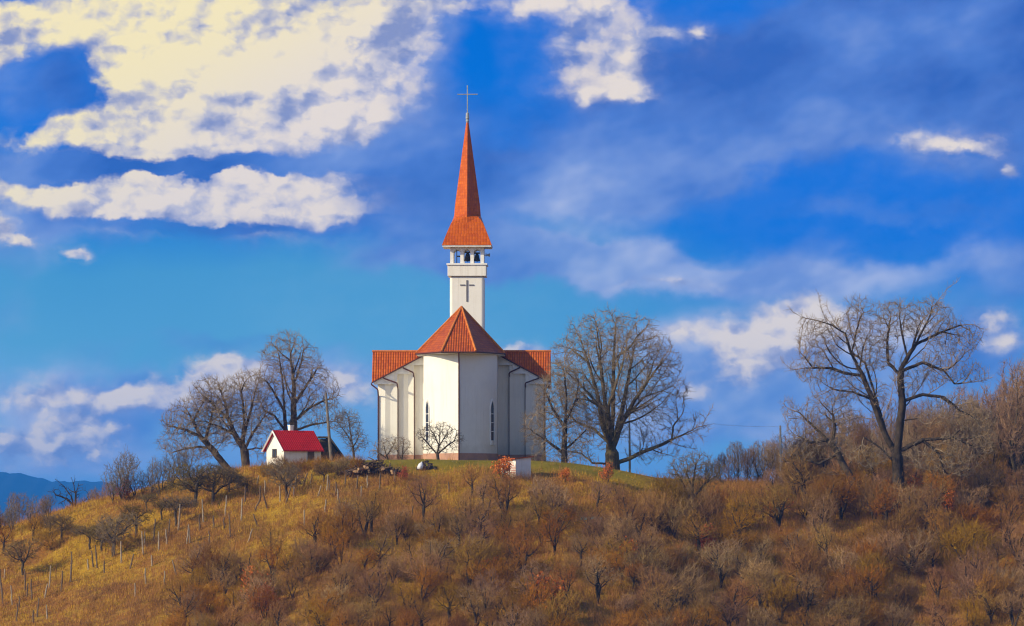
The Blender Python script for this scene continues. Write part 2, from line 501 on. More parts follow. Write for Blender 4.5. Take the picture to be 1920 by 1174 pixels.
def empty(name, loc=(0, 0, 0), rz=0.0):
    o = bpy.data.objects.new(name, None)
    o.location = loc
    o.rotation_euler = (0, 0, rz)
    o.empty_display_size = 0.5
    COL.objects.link(o)
    return o


class MB:
    """polygon collector"""
    def __init__(s):
        s.v, s.f = [], []

    def face(s, *pts):
        i = len(s.v)
        s.v += [tuple(p) for p in pts]
        s.f.append(tuple(range(i, i + len(pts))))

    def box(s, x0, x1, y0, y1, z0, z1):
        s.prism([(x0, y0), (x1, y0), (x1, y1), (x0, y1)], z0, z1)

    def prism(s, poly, z0, z1, ztop=None):
        """poly counter-clockwise seen from above; ztop optional per-point top heights"""
        n = len(poly)
        zt = ztop or [z1] * n
        zb = z0 if isinstance(z0, (list, tuple)) else [z0] * n
        i = len(s.v)
        s.v += [(p[0], p[1], zb[k]) for k, p in enumerate(poly)] + [(p[0], p[1], zt[k]) for k, p in enumerate(poly)]
        s.f.append(tuple(i + k for k in reversed(range(n))))
        s.f.append(tuple(i + n + k for k in range(n)))
        for k in range(n):
            k2 = (k + 1) % n
            s.f.append((i + k, i + k2, i + n + k2, i + n + k))

    def extrude_xz(s, poly, y0, y1):
        """outline in x,z (counter-clockwise seen from -y) given thickness from y0 (front) to y1"""
        n = len(poly)
        i = len(s.v)
        s.v += [(p[0], y0, p[1]) for p in poly] + [(p[0], y1, p[1]) for p in poly]
        s.f.append(tuple(i + k for k in range(n)))
        s.f.append(tuple(i + n + k for k in reversed(range(n))))
        for k in range(n):
            k2 = (k + 1) % n
            s.f.append((i + k2, i + k, i + n + k, i + n + k2))

    def tube(s, pts, r, k=8, caps=True):
        pts = [Vector(p) for p in pts]
        rs = r if isinstance(r, (list, tuple)) else [r] * len(pts)
        i0 = len(s.v)
        for j, p in enumerate(pts):
            a = pts[max(j - 1, 0)]
            b = pts[min(j + 1, len(pts) - 1)]
            d = (b - a).normalized()
            ref = Vector((0, 0, 1)) if abs(d.z) < 0.9 else Vector((0, 1, 0))
            u = d.cross(ref).normalized()
            w = d.cross(u).normalized()
            for q in range(k):
                t = 2 * math.pi * q / k
                s.v.append(tuple(p + (u * math.cos(t) + w * math.sin(t)) * rs[j]))
        for j in range(len(pts) - 1):
            for q in range(k):
                q2 = (q + 1) % k
                s.f.append((i0 + j * k + q, i0 + (j + 1) * k + q, i0 + (j + 1) * k + q2, i0 + j * k + q2))
        if caps:
            s.f.append(tuple(i0 + q for q in range(k)))
            s.f.append(tuple(i0 + (len(pts) - 1) * k + q for q in reversed(range(k))))

    def lathe(s, prof, cx, cy, k=16):
        i0 = len(s.v)
        for (r, z) in prof:
            for q in range(k):
                t = 2 * math.pi * q / k
                s.v.append((cx + r * math.cos(t), cy + r * math.sin(t), z))
        for j in range(len(prof) - 1):
            for q in range(k):
                q2 = (q + 1) % k
                s.f.append((i0 + j * k + q, i0 + j * k + q2, i0 + (j + 1) * k + q2, i0 + (j + 1) * k + q))

    def build(s, name, m, parent=None, uv=False, smooth=False, bevel=0.0):
        me = bpy.data.meshes.new(name)
        me.from_pydata(s.v, [], s.f)
        me.update()
        if uv:
            lay = me.uv_layers.new(name='UVMap')
            for p in me.polygons:
                n = p.normal
                uax = Vector((-n.y, n.x, 0))
                if uax.length < 1e-4:
                    uax = Vector((1, 0, 0))
                uax.normalize()
                vax = n.cross(uax)
                for li in p.loop_indices:
                    c = me.vertices[me.loops[li].vertex_index].co
                    lay.data[li].uv = (c.dot(uax) + 50, c.dot(vax) + 50)
        if smooth:
            me.polygons.foreach_set('use_smooth', [True] * len(me.polygons))
        o = link(name, me, m, parent)
        if bevel:
            bv = o.modifiers.new('bevel', 'BEVEL')
            bv.width = bevel
            bv.segments = 2
            bv.limit_method = 'ANGLE'
        return o


def at(px, py, Y=0.0):
    k = S * (Y + DCAM) / DCAM
    return Vector(((px - 960) * k, Y, ZC + (YH - py) * k))


# ------------------------------------------------------------------ terrain
_PX = [-4000, -1500, -600, -250, 0, 100, 200, 290, 380, 480, 560, 640, 700, 860, 1040, 1110, 1240, 1420, 1600, 1760, 1920, 2300, 3000, 4200, 6000]
_PY = [1500, 1380, 1180, 1060, 992, 968, 942, 915, 896, 882, 876, 870, 866, 866, 867, 876, 903, 914, 930, 940, 946, 950, 1050, 1250, 1500]
_CX = np.array([(p - 960) * S for p in _PX])
_CZ = np.array([ZC + (YH - q) * S for q in _PY])


def sst(x, a, b):
    t = np.clip((x - a) / (b - a), 0, 1)
    return t * t * (3 - 2 * t)


def hz(X, Y):
    X = np.asarray(X, dtype=float)
    Y = np.asarray(Y, dtype=float)
    w = 3.0
    c = sum(np.interp(X + d, _CX, _CZ) for d in (-w, -w / 2, 0, w / 2, w)) / 5
    top = sst(X, -26, -16) * (1 - sst(X, 10, 26))
    lip = 5 + 9 * top
    t = np.maximum(0, -Y - lip)
    f = 0.285 * t * t / (t + 5.0)
    back = 8 + 26 * top
    t2 = np.maximum(0, Y - back)
    f2 = 0.22 * t2 * t2 / (t2 + 8.0)
    z = c - f - f2
    bump = 0.35 * np.sin(X * 0.21 + 1.3) * np.sin(Y * 0.17 + 0.4) + 0.18 * np.sin(X * 0.63 + Y * 0.4) + 0.10 * np.sin(X * 1.3 - Y * 0.9)
    z = z + bump * (1 - 0.92 * top * sst(Y, -20, -13) * (1 - sst(Y, 30, 40)))
    floor_ = -30.0 + 18.0 * sst(-Y, 440, 556) + 0.0 * X
    k = 2.5
    return np.logaddexp(z / k, floor_ / k) * k


def hz1(x, y):
    return float(hz(x, y))


def ground_at(px, py):
    """where the sight line through a photo position meets the hillside"""
    Y = np.arange(-200, 60, 0.1)
    k = S * (Y + DCAM) / DCAM
    X = (px - 960) * k
    Z = ZC + (YH - py) * k
    hit = np.nonzero(hz(X, Y) >= Z)[0]
    i = hit[0] if len(hit) else int(np.argmax(hz(X, Y) - Z))
    return Vector((X[i], Y[i], hz1(X[i], Y[i])))


def axis(lo_f, hi_f, step, far):
    a = list(np.arange(lo_f, hi_f + step / 2, step))
    d, x = step, hi_f
    while x < far:
        d *= 1.35
        x += d
        a.append(x)
    d, x = step, lo_f
    pre = []
    while x > -far:
        d *= 1.35
        x -= d
        pre.append(x)
    return np.array(pre[::-1] + a)


def build_terrain():
    xs = axis(-75, 75, 0.8, 14000)
    ys = axis(-110, 50, 0.8, 14000)
    XX, YY = np.meshgrid(xs, ys)
    ZZ = hz(XX, YY)
    far = np.hypot(XX, YY)
    V = np.stack([XX, YY, ZZ], -1).reshape(-1, 3)
    nx, ny = len(xs), len(ys)
    i = np.arange(nx * ny).reshape(ny, nx)
    F = np.stack([i[:-1, :-1], i[:-1, 1:], i[1:, 1:], i[1:, :-1]], -1).reshape(-1, 4)
    o = link('ground', raw_mesh('ground', V, F, smooth=True), M['ground'])
    tag(o, kind='structure')


build_terrain()


def build_mountains():
    """a wooded range 12 km off, closing the valley to the left"""
    D = 12500.0
    prof = [(-3000, 905), (-1500, 890), (-700, 880), (-300, 872), (0, 886), (60, 893), (95, 899), (150, 905), (205, 903), (260, 912), (330, 935), (420, 965), (560, 1000), (800, 1015)]
    px = np.array([p[0] for p in prof], float)
    py = np.array([p[1] for p in prof], float)
    us = np.linspace(-3000, 800, 700)
    top = np.interp(us, px, py)
    k = S * (D + DCAM) / DCAM
    X = (us - 960) * k
    Zt = ZC + (YH - top) * k + 3 * np.sin(us * 0.05) + 1.5 * np.sin(us * 0.17 + 1) + 0.8 * RNG.standard_normal(len(us))
    rows = []
    for j, (dy, fz) in enumerate([(-1400, 0.0), (-1000, 0.16), (-700, 0.4), (-400, 0.68), (-150, 0.92), (0, 1.0), (200, 0.93), (600, 0.6), (1300, 0.0)]):
        base = -34.0
        rr = base + (Zt - base) * fz + (fz * (1 - fz)) * (26 * np.sin(us * 0.011 + j * 0.7) + 14 * np.sin(us * 0.031 + j))
        rows.append(np.stack([X, np.full_like(X, D + dy), rr], -1))
    V = np.concatenate(rows)
    n = len(us)
    i = np.arange(len(rows) * n).reshape(len(rows), n)
    F = np.stack([i[:-1, :-1], i[:-1, 1:], i[1:, 1:], i[1:, :-1]], -1).reshape(-1, 4)
    o = link('mountains', raw_mesh('mountains', V, F, smooth=True), M['mount'])
    tag(o, kind='structure')


build_mountains()


# ------------------------------------------------------------------ church
def build_church():
    cx, _, _ = at(865, 866, 0)
    ch = empty('church', (cx, 0, 0), R(-1.2))
    tag(ch, 'white church with orange tiled roofs and tall spire on the hilltop', 'church')

    def eave_y(x):      # |x| 4.0 -> 0.9, 9.2 -> -3.4
        return 0.85 - (abs(x) - 4.0) / 5.2 * 1.62

    def roof_z(y):
        return 11.42 - (1.05 - y) * 1.75

    # apse: two bowed leaves meeting in a sharp edge
    def leaf(sgn, n=14):
        a = np.array([0.0, -8.0])
        b = np.array([3.75, -4.0])
        d = b - a
        nrm = np.array([d[1], -d[0]]) / np.hypot(*d)
        pts = []
        for i in range(n + 1):
            t = i / n
            p = a + d * t + nrm * 0.42 * math.sin(math.pi * t ** 1.25) ** 1.0
            pts.append((sgn * p[0], p[1]))
        return pts
    lf, rt = leaf(-1), leaf(1)
    for side in (lf, rt):
        mb = MB()
        for (p, q) in zip(side[:-1], side[1:]):
            pts = [(p[0], p[1]), (q[0], q[1])]
            if side is lf:
                pts = pts[::-1]
            mb.face((pts[0][0], pts[0][1], -0.3), (pts[1][0], pts[1][1], -0.3), (pts[1][0], pts[1][1], 10.95), (pts[0][0], pts[0][1], 10.95))
        # return wall back to the wing
        e = side[-1]
        q = (e[0], 2.0)
        pts = [e, q] if side is rt else [q, e]
        w = MB()
        w.face((pts[0][0], pts[0][1], -0.3), (pts[1][0], pts[1][1], -0.3), (pts[1][0], pts[1][1], 10.95), (pts[0][0], pts[0][1], 10.95))
        mb.build('apse_wall', M['wall'], ch, smooth=True)
        w.build('apse_return_wall', M['wall'], ch)
        # plinth
        pl = MB()
        poly = side + [(e[0], 0.0), (0, 0.0)]
        c = np.array([0, -3.0])
        big = []
        for (x, y) in side:
            v = np.array([x, y]) - c
            v = v * (1 + 0.07 / np.hypot(*v))
            big.append(tuple(c + v))
        big += [(e[0] + (0.07 if e[0] > 0 else -0.07), 0.0), (0, 0.0)]
        if side is lf:
            big = big[::-1]
        pl.prism(big, -0.3, 0.78)
        pl.build('plinth', M['plinth'], ch)

    # apse roof: faceted cone with thick edge
    eave = [(-4.55, -3.3), (-1.75, -8.95), (1.75, -8.95), (4.55, -3.3), (4.55, 3.0), (-4.55, 3.0)]
    apex = (0.05, -0.8, 15.95)
    mb = MB()
    n = len(eave)
    for i in range(n):
        p, q = eave[i], eave[(i + 1) % n]
        mb.face((p[0], p[1], 11.06), (q[0], q[1], 11.06), apex)
    ar = mb.build('apse_roof', M['tile'], ch, uv=True)
    sf = MB()
    sf.prism([(x * 0.985, y * 0.985) for x, y in eave], 10.90, 11.05)
    sf.build('soffit', M['white'], ch)
    fs = MB()
    for i in range(n):
        p, q = eave[i], eave[(i + 1) % n]
        fs.tube([(p[0], p[1], 11.02), (q[0], q[1], 11.02)], 0.075, 6)
    fs.build('gutter', M['pipe'], ch)
    for i in range(4):
        p = eave[i]
        rc = MB()
        rc.tube([(p[0], p[1], 11.1), (apex[0], apex[1], apex[2] + 0.03)], [0.12, 0.10], 8)
        rc.build('ridge_cap', M['ridge'], ar)

    # wings with sawtooth walls, boxed eaves and roofs falling toward the apse end
    for sg in (-1, 1):
        def P(x, y):
            return (sg * x, y)
        # roof plane as a slab: ridge at y=1.4, diagonal eave
        top = [(3.9, 1.05), (9.2, 1.05), (9.2, eave_y(9.2)), (3.9, eave_y(3.9))]
        poly = [P(*p) for p in top]
        zt = [roof_z(p[1]) for p in top]
        zb = [roof_z(p[1]) - 0.12 for p in top]
        if sg > 0:
            poly, zt, zb = poly[::-1], zt[::-1], zb[::-1]
        mb = MB()
        mb.prism(poly, zb, 0, zt)
        # back slope
        top2 = [(3.9, 1.06), (3.9, 6.0), (9.2, 6.0), (9.2, 1.06)]
        poly = [P(*p) for p in top2]
        zt = [11.42, 8.5, 8.5, 11.42]
        zb = [z - 0.12 for z in zt]
        if sg > 0:
            poly, zt, zb = poly[::-1], zt[::-1], zb[::-1]
        mb.prism(poly, zb, 0, zt)
        wr = mb.build('wing_roof', M['tile'], ch, uv=True)
        rc = MB()
        rc.tube([(sg * 3.9, 1.05, 11.45), (sg * 9.25, 1.05, 11.45)], 0.11, 8)
        rc.build('ridge_cap', M['ridge'], wr)
        gt = MB()
        gt.tube([(sg * 3.9, eave_y(3.9) - 0.05, roof_z(eave_y(3.9)) - 0.12), (sg * 9.22, eave_y(9.2) - 0.05, roof_z(eave_y(9.2)) - 0.12)], 0.07, 6)
        gt.build('gutter', M['pipe'], ch)
        # bays from the inside out
        xs = [3.75, 4.95, 6.62, 8.62]
        pts = []
        for k in range(3):
            x0, x1 = xs[k], xs[k + 1]
            ze = roof_z(eave_y(min(x1 + 0.5, 9.2))) - 0.28
            yb = eave_y(x1) + 0.75
            wd = x1 - x0
            bay = [(x0, yb), (x0 + 0.36 * wd, yb), (x0 + 0.62 * wd, yb - 0.16), (x1, yb)]
            if k == 0:
                bay = [(x0, yb), (x0 + 0.5 * wd, yb), (x1, yb + 0.12)]
            prev = pts[-1] if pts else None
            allp = ([prev] if prev else []) + bay
            mb = MB()
            zw = ze + 0.1 if k == 0 else ze_in + 0.05
            ze_in = ze
            for (p, q) in zip(allp[:-1], allp[1:]):
                a, b = (P(*p), P(*q)) if sg > 0 else (P(*q), P(*p))
                mb.face((a[0], a[1], -0.3), (b[0], b[1], -0.3), (b[0], b[1], zw), (a[0], a[1], zw))
            if k == 2:
                p, q = (x1, yb), (x1, 6.0)
                a, b = (P(*p), P(*q)) if sg > 0 else (P(*q), P(*p))
                mb.face((a[0], a[1], -0.3), (b[0], b[1], -0.3), (b[0], b[1], 8.5), (a[0], a[1], 8.5))
            mb.build('wing_wall', M['wall'], ch)
            pts += bay
            # plinth under the bay
            ring = [(x0, yb - 0.08), (x0 + 0.36 * wd, yb - 0.08), (x0 + 0.62 * wd, yb - 0.24), (x1 + 0.06, yb - 0.08)]
            if k == 0:
                ring = [(x0, yb - 0.08), (x0 + 0.5 * wd, yb - 0.08), (x1 + 0.06, yb + 0.04)]
            ring += [(x1 + 0.06, 5.9), (x0, 5.9)]
            poly = [P(*p) for p in ring]
            if sg < 0:
                poly = poly[::-1]
            pl = MB()
            pl.prism(poly, -0.3, 0.74 + 0.004 * k)
            pl.build('plinth', M['plinth'], ch)
            # boxed eave: level underside, top following the roof
            xo = min(x1 + 0.35, 9.1)
            xi = x0 + (0.35 if k else 0.0)
            ring = [(xi, eave_y(xi) + 0.10), (xo, eave_y(xo) + 0.10), (xo, 1.0), (xi, 1.0)]
            zt = [roof_z(p[1]) - 0.14 for p in ring]
            poly = [P(*p) for p in ring]
            if sg < 0:
                poly, zt = poly[::-1], zt[::-1]
            bx = MB()
            bx.prism(poly, ze, 0, zt)
            bx.build('soffit', M['white'], ch)
            # downpipe with its swan neck from the gutter
            xg = (6.0, 8.0, 9.24)[k]
            yg = eave_y(min(xg, 9.2)) - 0.10
            zg = roof_z(yg + 0.10) - 0.14
            xp = x1 - (0.02 if k < 2 else 0.05)
            yp = yb - 0.12 + (0.1 if k == 0 else 0)
            dp = MB()
            dp.tube([(sg * xg, yg, zg), (sg * xg, yg, zg - 0.14), (sg * (xp + 0.06), yg - 0.02, zg - 0.62), (sg * xp, yg, zg - 0.75), (sg * xp, yp, zg - 1.25), (sg * xp, yp, -0.1)], 0.075, 8)
            dp.build('downpipe', M['pipe'], ch)
    dp = MB()
    dp.tube([(0, -8.95, 11.0), (0, -8.9, 10.8), (0, -8.16, 10.2), (0, -8.12, 9.6), (0, -8.12, -0.1)], 0.075, 8)
    dp.build('downpipe', M['pipe'], ch)

    # nave behind
    nv = MB()
    nv.box(-8.3, 8.3, 6.02, 26, -0.3, 8.4)
    nv.build('nave_wall', M['wall'], ch)
    nr = MB()
    nr.extrude_xz([(-8.9, 8.2), (0, 11.1), (8.9, 8.2), (8.9, 8.45), (0, 11.35), (-8.9, 8.45)], 6.04, 26.6)
    nr.build('nave_roof', M['tile'], ch, uv=True)

    # lancet windows
    for sg in (-1, 1):
        side = lf if sg < 0 else rt
        j = 11 if sg > 0 else 11
        p, q = np.array(side[j]), np.array(side[j + 1])
        mid = (p + q) / 2
        tx = (q - p) / np.hypot(*(q - p)) * (1 if sg > 0 else -1)
        wn = empty('window', (mid[0], mid[1], 2.05), math.atan2(tx[1], tx[0]))
        wn.parent = ch
        hw, h = 0.30, 4.15

        def lancet(w, h0, h1):
            ptsr = [(w, h0)]
            rise = w * 2.6
            for i in range(7):
                t = i / 6
                ptsr.append((w * (1 - t ** 1.7), h1 - rise + rise * t))
            ptsl = [(-x, z) for x, z in ptsr[::-1][1:]]
            return ptsr[:1] + ptsr[1:] + ptsl
        fr = MB()
        outer, inner = lancet(hw + 0.09, 0.0, h + 0.18), lancet(hw, 0.06, h)
        m_ = len(outer)
        for i in range(m_):
            i2 = (i + 1) % m_
            o1, o2, n1, n2 = outer[i], outer[i2], inner[i], inner[i2]
            fr.face((o1[0], -0.10, o1[1]), (o2[0], -0.10, o2[1]), (n2[0], -0.10, n2[1]), (n1[0], -0.10, n1[1]))
            fr.face((o2[0], -0.10, o2[1]), (o1[0], -0.10, o1[1]), (o1[0], 0.06, o1[1]), (o2[0], 0.06, o2[1]))
            fr.face((n1[0], -0.10, n1[1]), (n2[0], -0.10, n2[1]), (n2[0], 0.06, n2[1]), (n1[0], 0.06, n1[1]))
        for zz in (0.95, 1.85, 2.75):
            fr.box(-hw, hw, -0.075, -0.035, zz, zz + 0.06)
        fr.build('frame', M['white'], wn)
        pn = MB()
        pn.face(*[(x, -0.03, z) for x, z in lancet(hw + 0.01, 0.05, h + 0.01)])
        pn.build('pane', M['glass'], wn)
        sl_ = MB()
        sl_.box(-0.36, -0.06, -0.20, 0.05, -0.38, 0.0)
        sl_.box(0.06, 0.36, -0.20, 0.05, -0.38, 0.0)
        sl_.box(-0.42, 0.42, -0.22, 0.05, 0.0, 0.05)
        sl_.build('sill', M['white'], wn)

    # tower
    tx, ty = 0.40, 8.0
    k = S * (ty + DCAM) / DCAM
    zp = lambda py: ZC + (YH - py) * k

    def sq(h, z0, z1, name, m, bevel=0.0, par=ch):
        b = MB()
        b.box(tx - h, tx + h, ty - h, ty + h, z0, z1)
        return b.build(name, m, par, bevel=bevel)
    hw = 32.0 * k
    sq(hw, -0.3, zp(519.5), 'tower', M['wall'], 0.25)
    sq(36.0 * k, zp(519.5), zp(499), 'parapet', M['wall'], 0.05)
    sq(38.0 * k, zp(499), zp(495.5), 'parapet_cap', M['white'], 0.03)
    # belfry arcade on four sides
    z0, z1 = zp(495.5), zp(464)
    Wd = 31.5 * k
    n_ar = 3
    colw = 0.35
    ow = (2 * Wd - colw * 4) / 3
    for side in range(4):
        bf = MB()
        x = -Wd
        spring = z1 - 0.30 - ow / 2
        for a in range(n_ar + 1):
            bf.extrude_xz([(x, z0), (x + colw, z0), (x + colw, z1), (x, z1)], -Wd, -Wd + 0.22)
            if a < n_ar:
                xa = x + colw
                arc = [(xa + ow / 2 - ow / 2 * math.cos(math.pi * i / 10), spring + ow / 2 * math.sin(math.pi * i / 10)) for i in range(11)]
                for (p, q) in zip(arc[:-1], arc[1:]):
                    bf.extrude_xz([(p[0], p[1]), (q[0], q[1]), (q[0], z1), (p[0], z1)], -Wd + 0.003, -Wd + 0.217)
            x += colw + ow
        o = bf.build('belfry_arcade', M['white'], ch)
        o.location = (tx, ty, 0)
        o.rotation_euler = (0, 0, side * math.pi / 2)
        if side % 2:
            o.scale = (0.996, 0.996, 1)
    # bell beam
    bm = MB()
    bm.box(tx - Wd + 0.25, tx + Wd - 0.25, ty - 0.15, ty + 0.15, zp(468.5), zp(466))
    for xx in (-1.12, -0.62):
        bm.box(tx + xx - 0.04, tx + xx + 0.04, ty - 0.12, ty + 0.12, zp(494), zp(468.5))
    bm.box(tx - 1.1, tx - 0.62, ty - 0.15, ty + 0.15, zp(482), zp(479.5))
    bm.build('bell_frame', M['dark'], ch)
    # loudspeaker on a bracket
    ls = MB()
    ls.tube([(tx + Wd - 0.05, ty - 0.6, zp(479)), (tx + Wd + 0.35, ty - 0.6, zp(479))], 0.05, 6)
    ls.tube([(tx + Wd + 0.2, ty - 0.7, zp(482)), (tx + Wd + 0.2, ty - 0.7, zp(475))], 0.04, 6)
    ls.tube([(tx + Wd + 0.25, ty - 0.6, zp(479)), (tx + Wd + 0.62, ty - 0.6, zp(479))], [0.07, 0.20], 10)
    ls.build('loudspeaker', M['steel'], ch)
    # spire: flared skirt turning into a pointed spire set corner-on
    H, h = 46.5 * k, 25.0 * k
    zb, zs, zt = zp(462), zp(405), zp(226)
    def ring(H, z, q):   # q=1 square face-on, q=0 corner-on
        out = []
        for i in range(8):
            a = math.pi / 4 * i - math.pi / 2
            r_mid = H
            if i % 2 == 0:
                r = H
            else:
                r = H * (math.sqrt(2) * q + (1 - q) * math.sqrt(0.5) * 1.0)
            out.append((tx + r * math.cos(a), ty + r * math.sin(a), z))
        return out
    rings = [ring(H, zb, 1.0), ring(H - 0.05, zb + 0.12, 1.0), ring(H * 0.833, zb + (zs - zb) * 0.36, 1.0), ring(H * 0.657, zb + (zs - zb) * 0.74, .95), ring(H * 0.565, zb + (zs - zb) * 0.94, .6), ring(h, zs, 0.02), ring(h * 0.93, zs + 1.2, 0.0), ring(0.10, zt, 0.0)]
    sp = MB()
    for a, b in zip(rings[:-1], rings[1:]):
        for i in range(8):
            i2 = (i + 1) % 8
            sp.face(a[i], a[i2], b[i2], b[i])
    sp.face(*rings[0][::-1])
    sp.build('spire', M['shingle'], ch, uv=True)
    fa = MB()
    fa.box(tx - H + 0.06, tx + H - 0.06, ty - H + 0.06, ty + H - 0.06, zp(465), zb - 0.004)
    fa.build('spire_cornice', M['white'], ch)
    fn = MB()
    fn.lathe([(0.12, zp(230)), (0.19, zp(227)), (0.15, zp(224)), (0.2, zp(222)), (0.16, zp(214)), (0.17, zp(212)), (0.05, zp(211))], tx, ty, 12)
    fn.build('finial', M['steel'], ch)
    cr = MB()
    cr.tube([(tx, ty, zp(213)), (tx, ty, zp(160))], 0.055, 8)
    cr.tube([(tx - 19 * k, ty, zp(177)), (tx + 19 * k, ty, zp(177))], 0.05, 8)
    cr.build('spire_cross', M['steel'], ch)
    # grey cross on the tower front
    wc = MB()
    y0 = ty - hw - 0.06
    wc.box(tx - 0.075, tx + 0.075, y0, y0 + 0.1, zp(567), zp(527))
    wc.box(tx - 0.72, tx - 0.20, y0, y0 + 0.1, zp(537.2), zp(535.0))
    wc.box(tx + 0.20, tx + 0.72, y0, y0 + 0.1, zp(537.2), zp(535.0))
    wc.build('wall_cross', M['greycross'], ch)
    # bells, hanging things of their own
    mw = ch.matrix_basis.copy()
    for bx, r, lab in ((0.02, 0.40, 'larger dark bronze bell hanging in the middle arch of the belfry'),
                       (1.0, 0.36, 'smaller dark bronze bell hanging in the right arch of the belfry')):
        bl = empty('church_bell')
        bl.matrix_basis = mw
        bl.location = mw @ Vector((tx + bx, ty, zp(490)))
        body = MB()
        hh = r * 2.1
        body.lathe([(r * 1.05, 0), (r, 0.05), (r * .82, hh * .25), (r * .66, hh * .6), (r * .55, hh * .85), (r * .3, hh), (0.02, hh * 1.03)], 0, 0, 18)
        body.build('body', M['bronze'], bl, smooth=True)
        yk = MB()
        yk.box(-0.3, 0.3, -0.07, 0.07, hh, hh + 0.18)
        yk.build('yoke', M['dark'], bl)
        cl = MB()
        cl.tube([(0, 0, hh * .8), (0, 0, -0.06)], [0.025, 0.06], 8)
        cl.build('clapper', M['dark'], bl)
        tag(bl, lab, 'bell')


build_church()


# ------------------------------------------------------------------ hut, barn, kiosk
def build_hut():
    p = at(533, 879, -3)
    z = hz1(p.x, p.y)
    th = R(-30)          # long wall turned away to the right
    ht = empty('hut', (p.x - 0.05, p.y, -0.66), R(35))
    tag(ht, 'small white hut with crimson tiled roof beside the bare trees', 'hut')
    # local: x along the long wall (to the right), y back; origin front-left corner
    L, W, Hh, rise = 4.55, 3.3, 2.08, 1.7
    w = MB()
    w.prism([(0, 0), (L, 0), (L, W), (0, W)], -1.2, Hh)
    for x in (0.0, L - 0.001):
        pass
    w.extrude_xz([(0, 0), (1, 0), (1, 0.01)], 0, 0.001) if False else None
    # gable triangles as thin prisms
    for x0 in (0.0, L - 0.2):
        i = len(w.v)
        w.v += [(x0, 0.0, Hh + 0.001), (x0, W, Hh + 0.001), (x0, W / 2, Hh + rise - 0.02), (x0 + 0.2, 0.0, Hh + 0.001), (x0 + 0.2, W, Hh + 0.001), (x0 + 0.2, W / 2, Hh + rise - 0.02)]
        w.f += [(i, i + 2, i + 1), (i + 3, i + 4, i + 5), (i, i + 3, i + 5, i + 2), (i + 1, i + 2, i + 5, i + 4)]
    w.build('wall', M['wall'], ht)
    r = MB()
    ov, oe = 0.30, 0.35
    sl = rise / (W / 2)
    for sgn in (0, 1):
        ye = -oe if sgn == 0 else W + oe
        ze = Hh - oe * sl
        zr = Hh + rise
        a, b = (-ov, ye), (L + ov * 0.6, ye)
        c, d = (L + ov * 0.6, W / 2), (-ov, W / 2)
        poly = [a, b, c, d]
        zt = [ze + 0.1, ze + 0.1, zr + 0.1, zr + 0.1]
        zb = [ze - 0.02, ze - 0.02, zr - 0.02, zr - 0.02]
        if sgn:
            poly, zt, zb = poly[::-1], zt[::-1], zb[::-1]
        r.prism(poly, zb, 0, zt)
    rf = r.build('roof', M['redtile'], ht, uv=True)
    bb = MB()
    for ye in (-oe - 0.02, W + oe + 0.02):
        bb.tube([(-ov - 0.04, ye, Hh - oe * sl - 0.02), (-ov - 0.04, W / 2, Hh + rise)], 0.10, 4)
    bb.build('bargeboard', M['white'], ht)
    cm = MB()
    cm.box(1.9, 2.3, W / 2 + 0.1, W / 2 + 0.5, Hh + rise - 0.4, Hh + rise + 0.55)
    cm.box(1.85, 2.35, W / 2 + 0.05, W / 2 + 0.55, Hh + rise + 0.55, Hh + rise + 0.65)
    cm.build('chimney', M['wall'], rf)
    wn = empty('window', (-0.02, W * 0.52, 1.05))
    wn.parent = ht
    f = MB()
    f.box(-0.05, 0.03, -0.4, 0.4, 0, 0.06)
    f.box(-0.05, 0.03, -0.4, 0.4, 0.85, 0.91)
    for yy in (-0.4, -0.03, 0.34):
        f.box(-0.045, 0.03, yy, yy + 0.06, 0.061, 0.849)
    f.build('frame', M['oldwood'], wn)
    g = MB()
    g.box(-0.015, 0.02, -0.37, 0.37, 0.03, 0.88)
    g.build('pane', M['glass'], wn)
    dr = MB()
    dr.box(2.9, 3.7, -0.05, 0.05, -0.02, 1.95)
    d = dr.build('door', M['stake2'], ht)

    # dark wooden shed leaning behind the hut
    b = at(600, 876, 2)
    sh = empty('wooden_shed', (b.x, b.y, -0.5), R(8))
    tag(sh, 'dark weathered wooden shed with a steep brown roof just right of the white hut', 'shed')
    w = MB()
    w.extrude_xz([(0.0, -0.8), (2.3, -0.8), (2.3, 0.9), (0.9, 2.9), (0.0, 2.9)], 0.0, 3.0)
    w.build('wall', M['oldwood'], sh)
    r = MB()
    r.extrude_xz([(-0.2, 3.0), (0.92, 3.0), (2.75, 0.45), (2.9, 0.52), (1.0, 3.16), (-0.2, 3.16)], -0.35, 3.3)
    r.build('roof', M['oldwood'], sh)
    dr = MB()
    dr.box(0.35, 1.3, -0.05, -0.003, -0.3, 1.6)
    dr.build('door', M['stake2'], sh)


build_hut()


def peel_mat():
    m, g, b = mat('peeling_plaster_over_brick', 0.9, 0.2)
    tc = g.node('ShaderNodeTexCoord')
    br = g.node('ShaderNodeTexBrick')
    mp = g.node('ShaderNodeMapping')
    mp.inputs['Rotation'].default_value = (R(90), 0, 0)
    g.l.new(tc.outputs['Object'], mp.inputs[0])
    g.l.new(mp.outputs[0], br.inputs['Vector'])
    br.inputs['Scale'].default_value = 3.0
    br.inputs['Color1'].default_value = (0.42, 0.12, 0.06, 1)
    br.inputs['Color2'].default_value = (0.32, 0.08, 0.045, 1)
    br.inputs['Mortar'].default_value = (0.55, 0.5, 0.45, 1)
    n = g.noise(tc.outputs['Object'], 2.0, 5, 0.65)
    g.put(b.inputs['Base Color'], g.mix(g.smooth(n, 0.50, 0.54), br.outputs[0], (0.80, 0.77, 0.70, 1)))
    return m


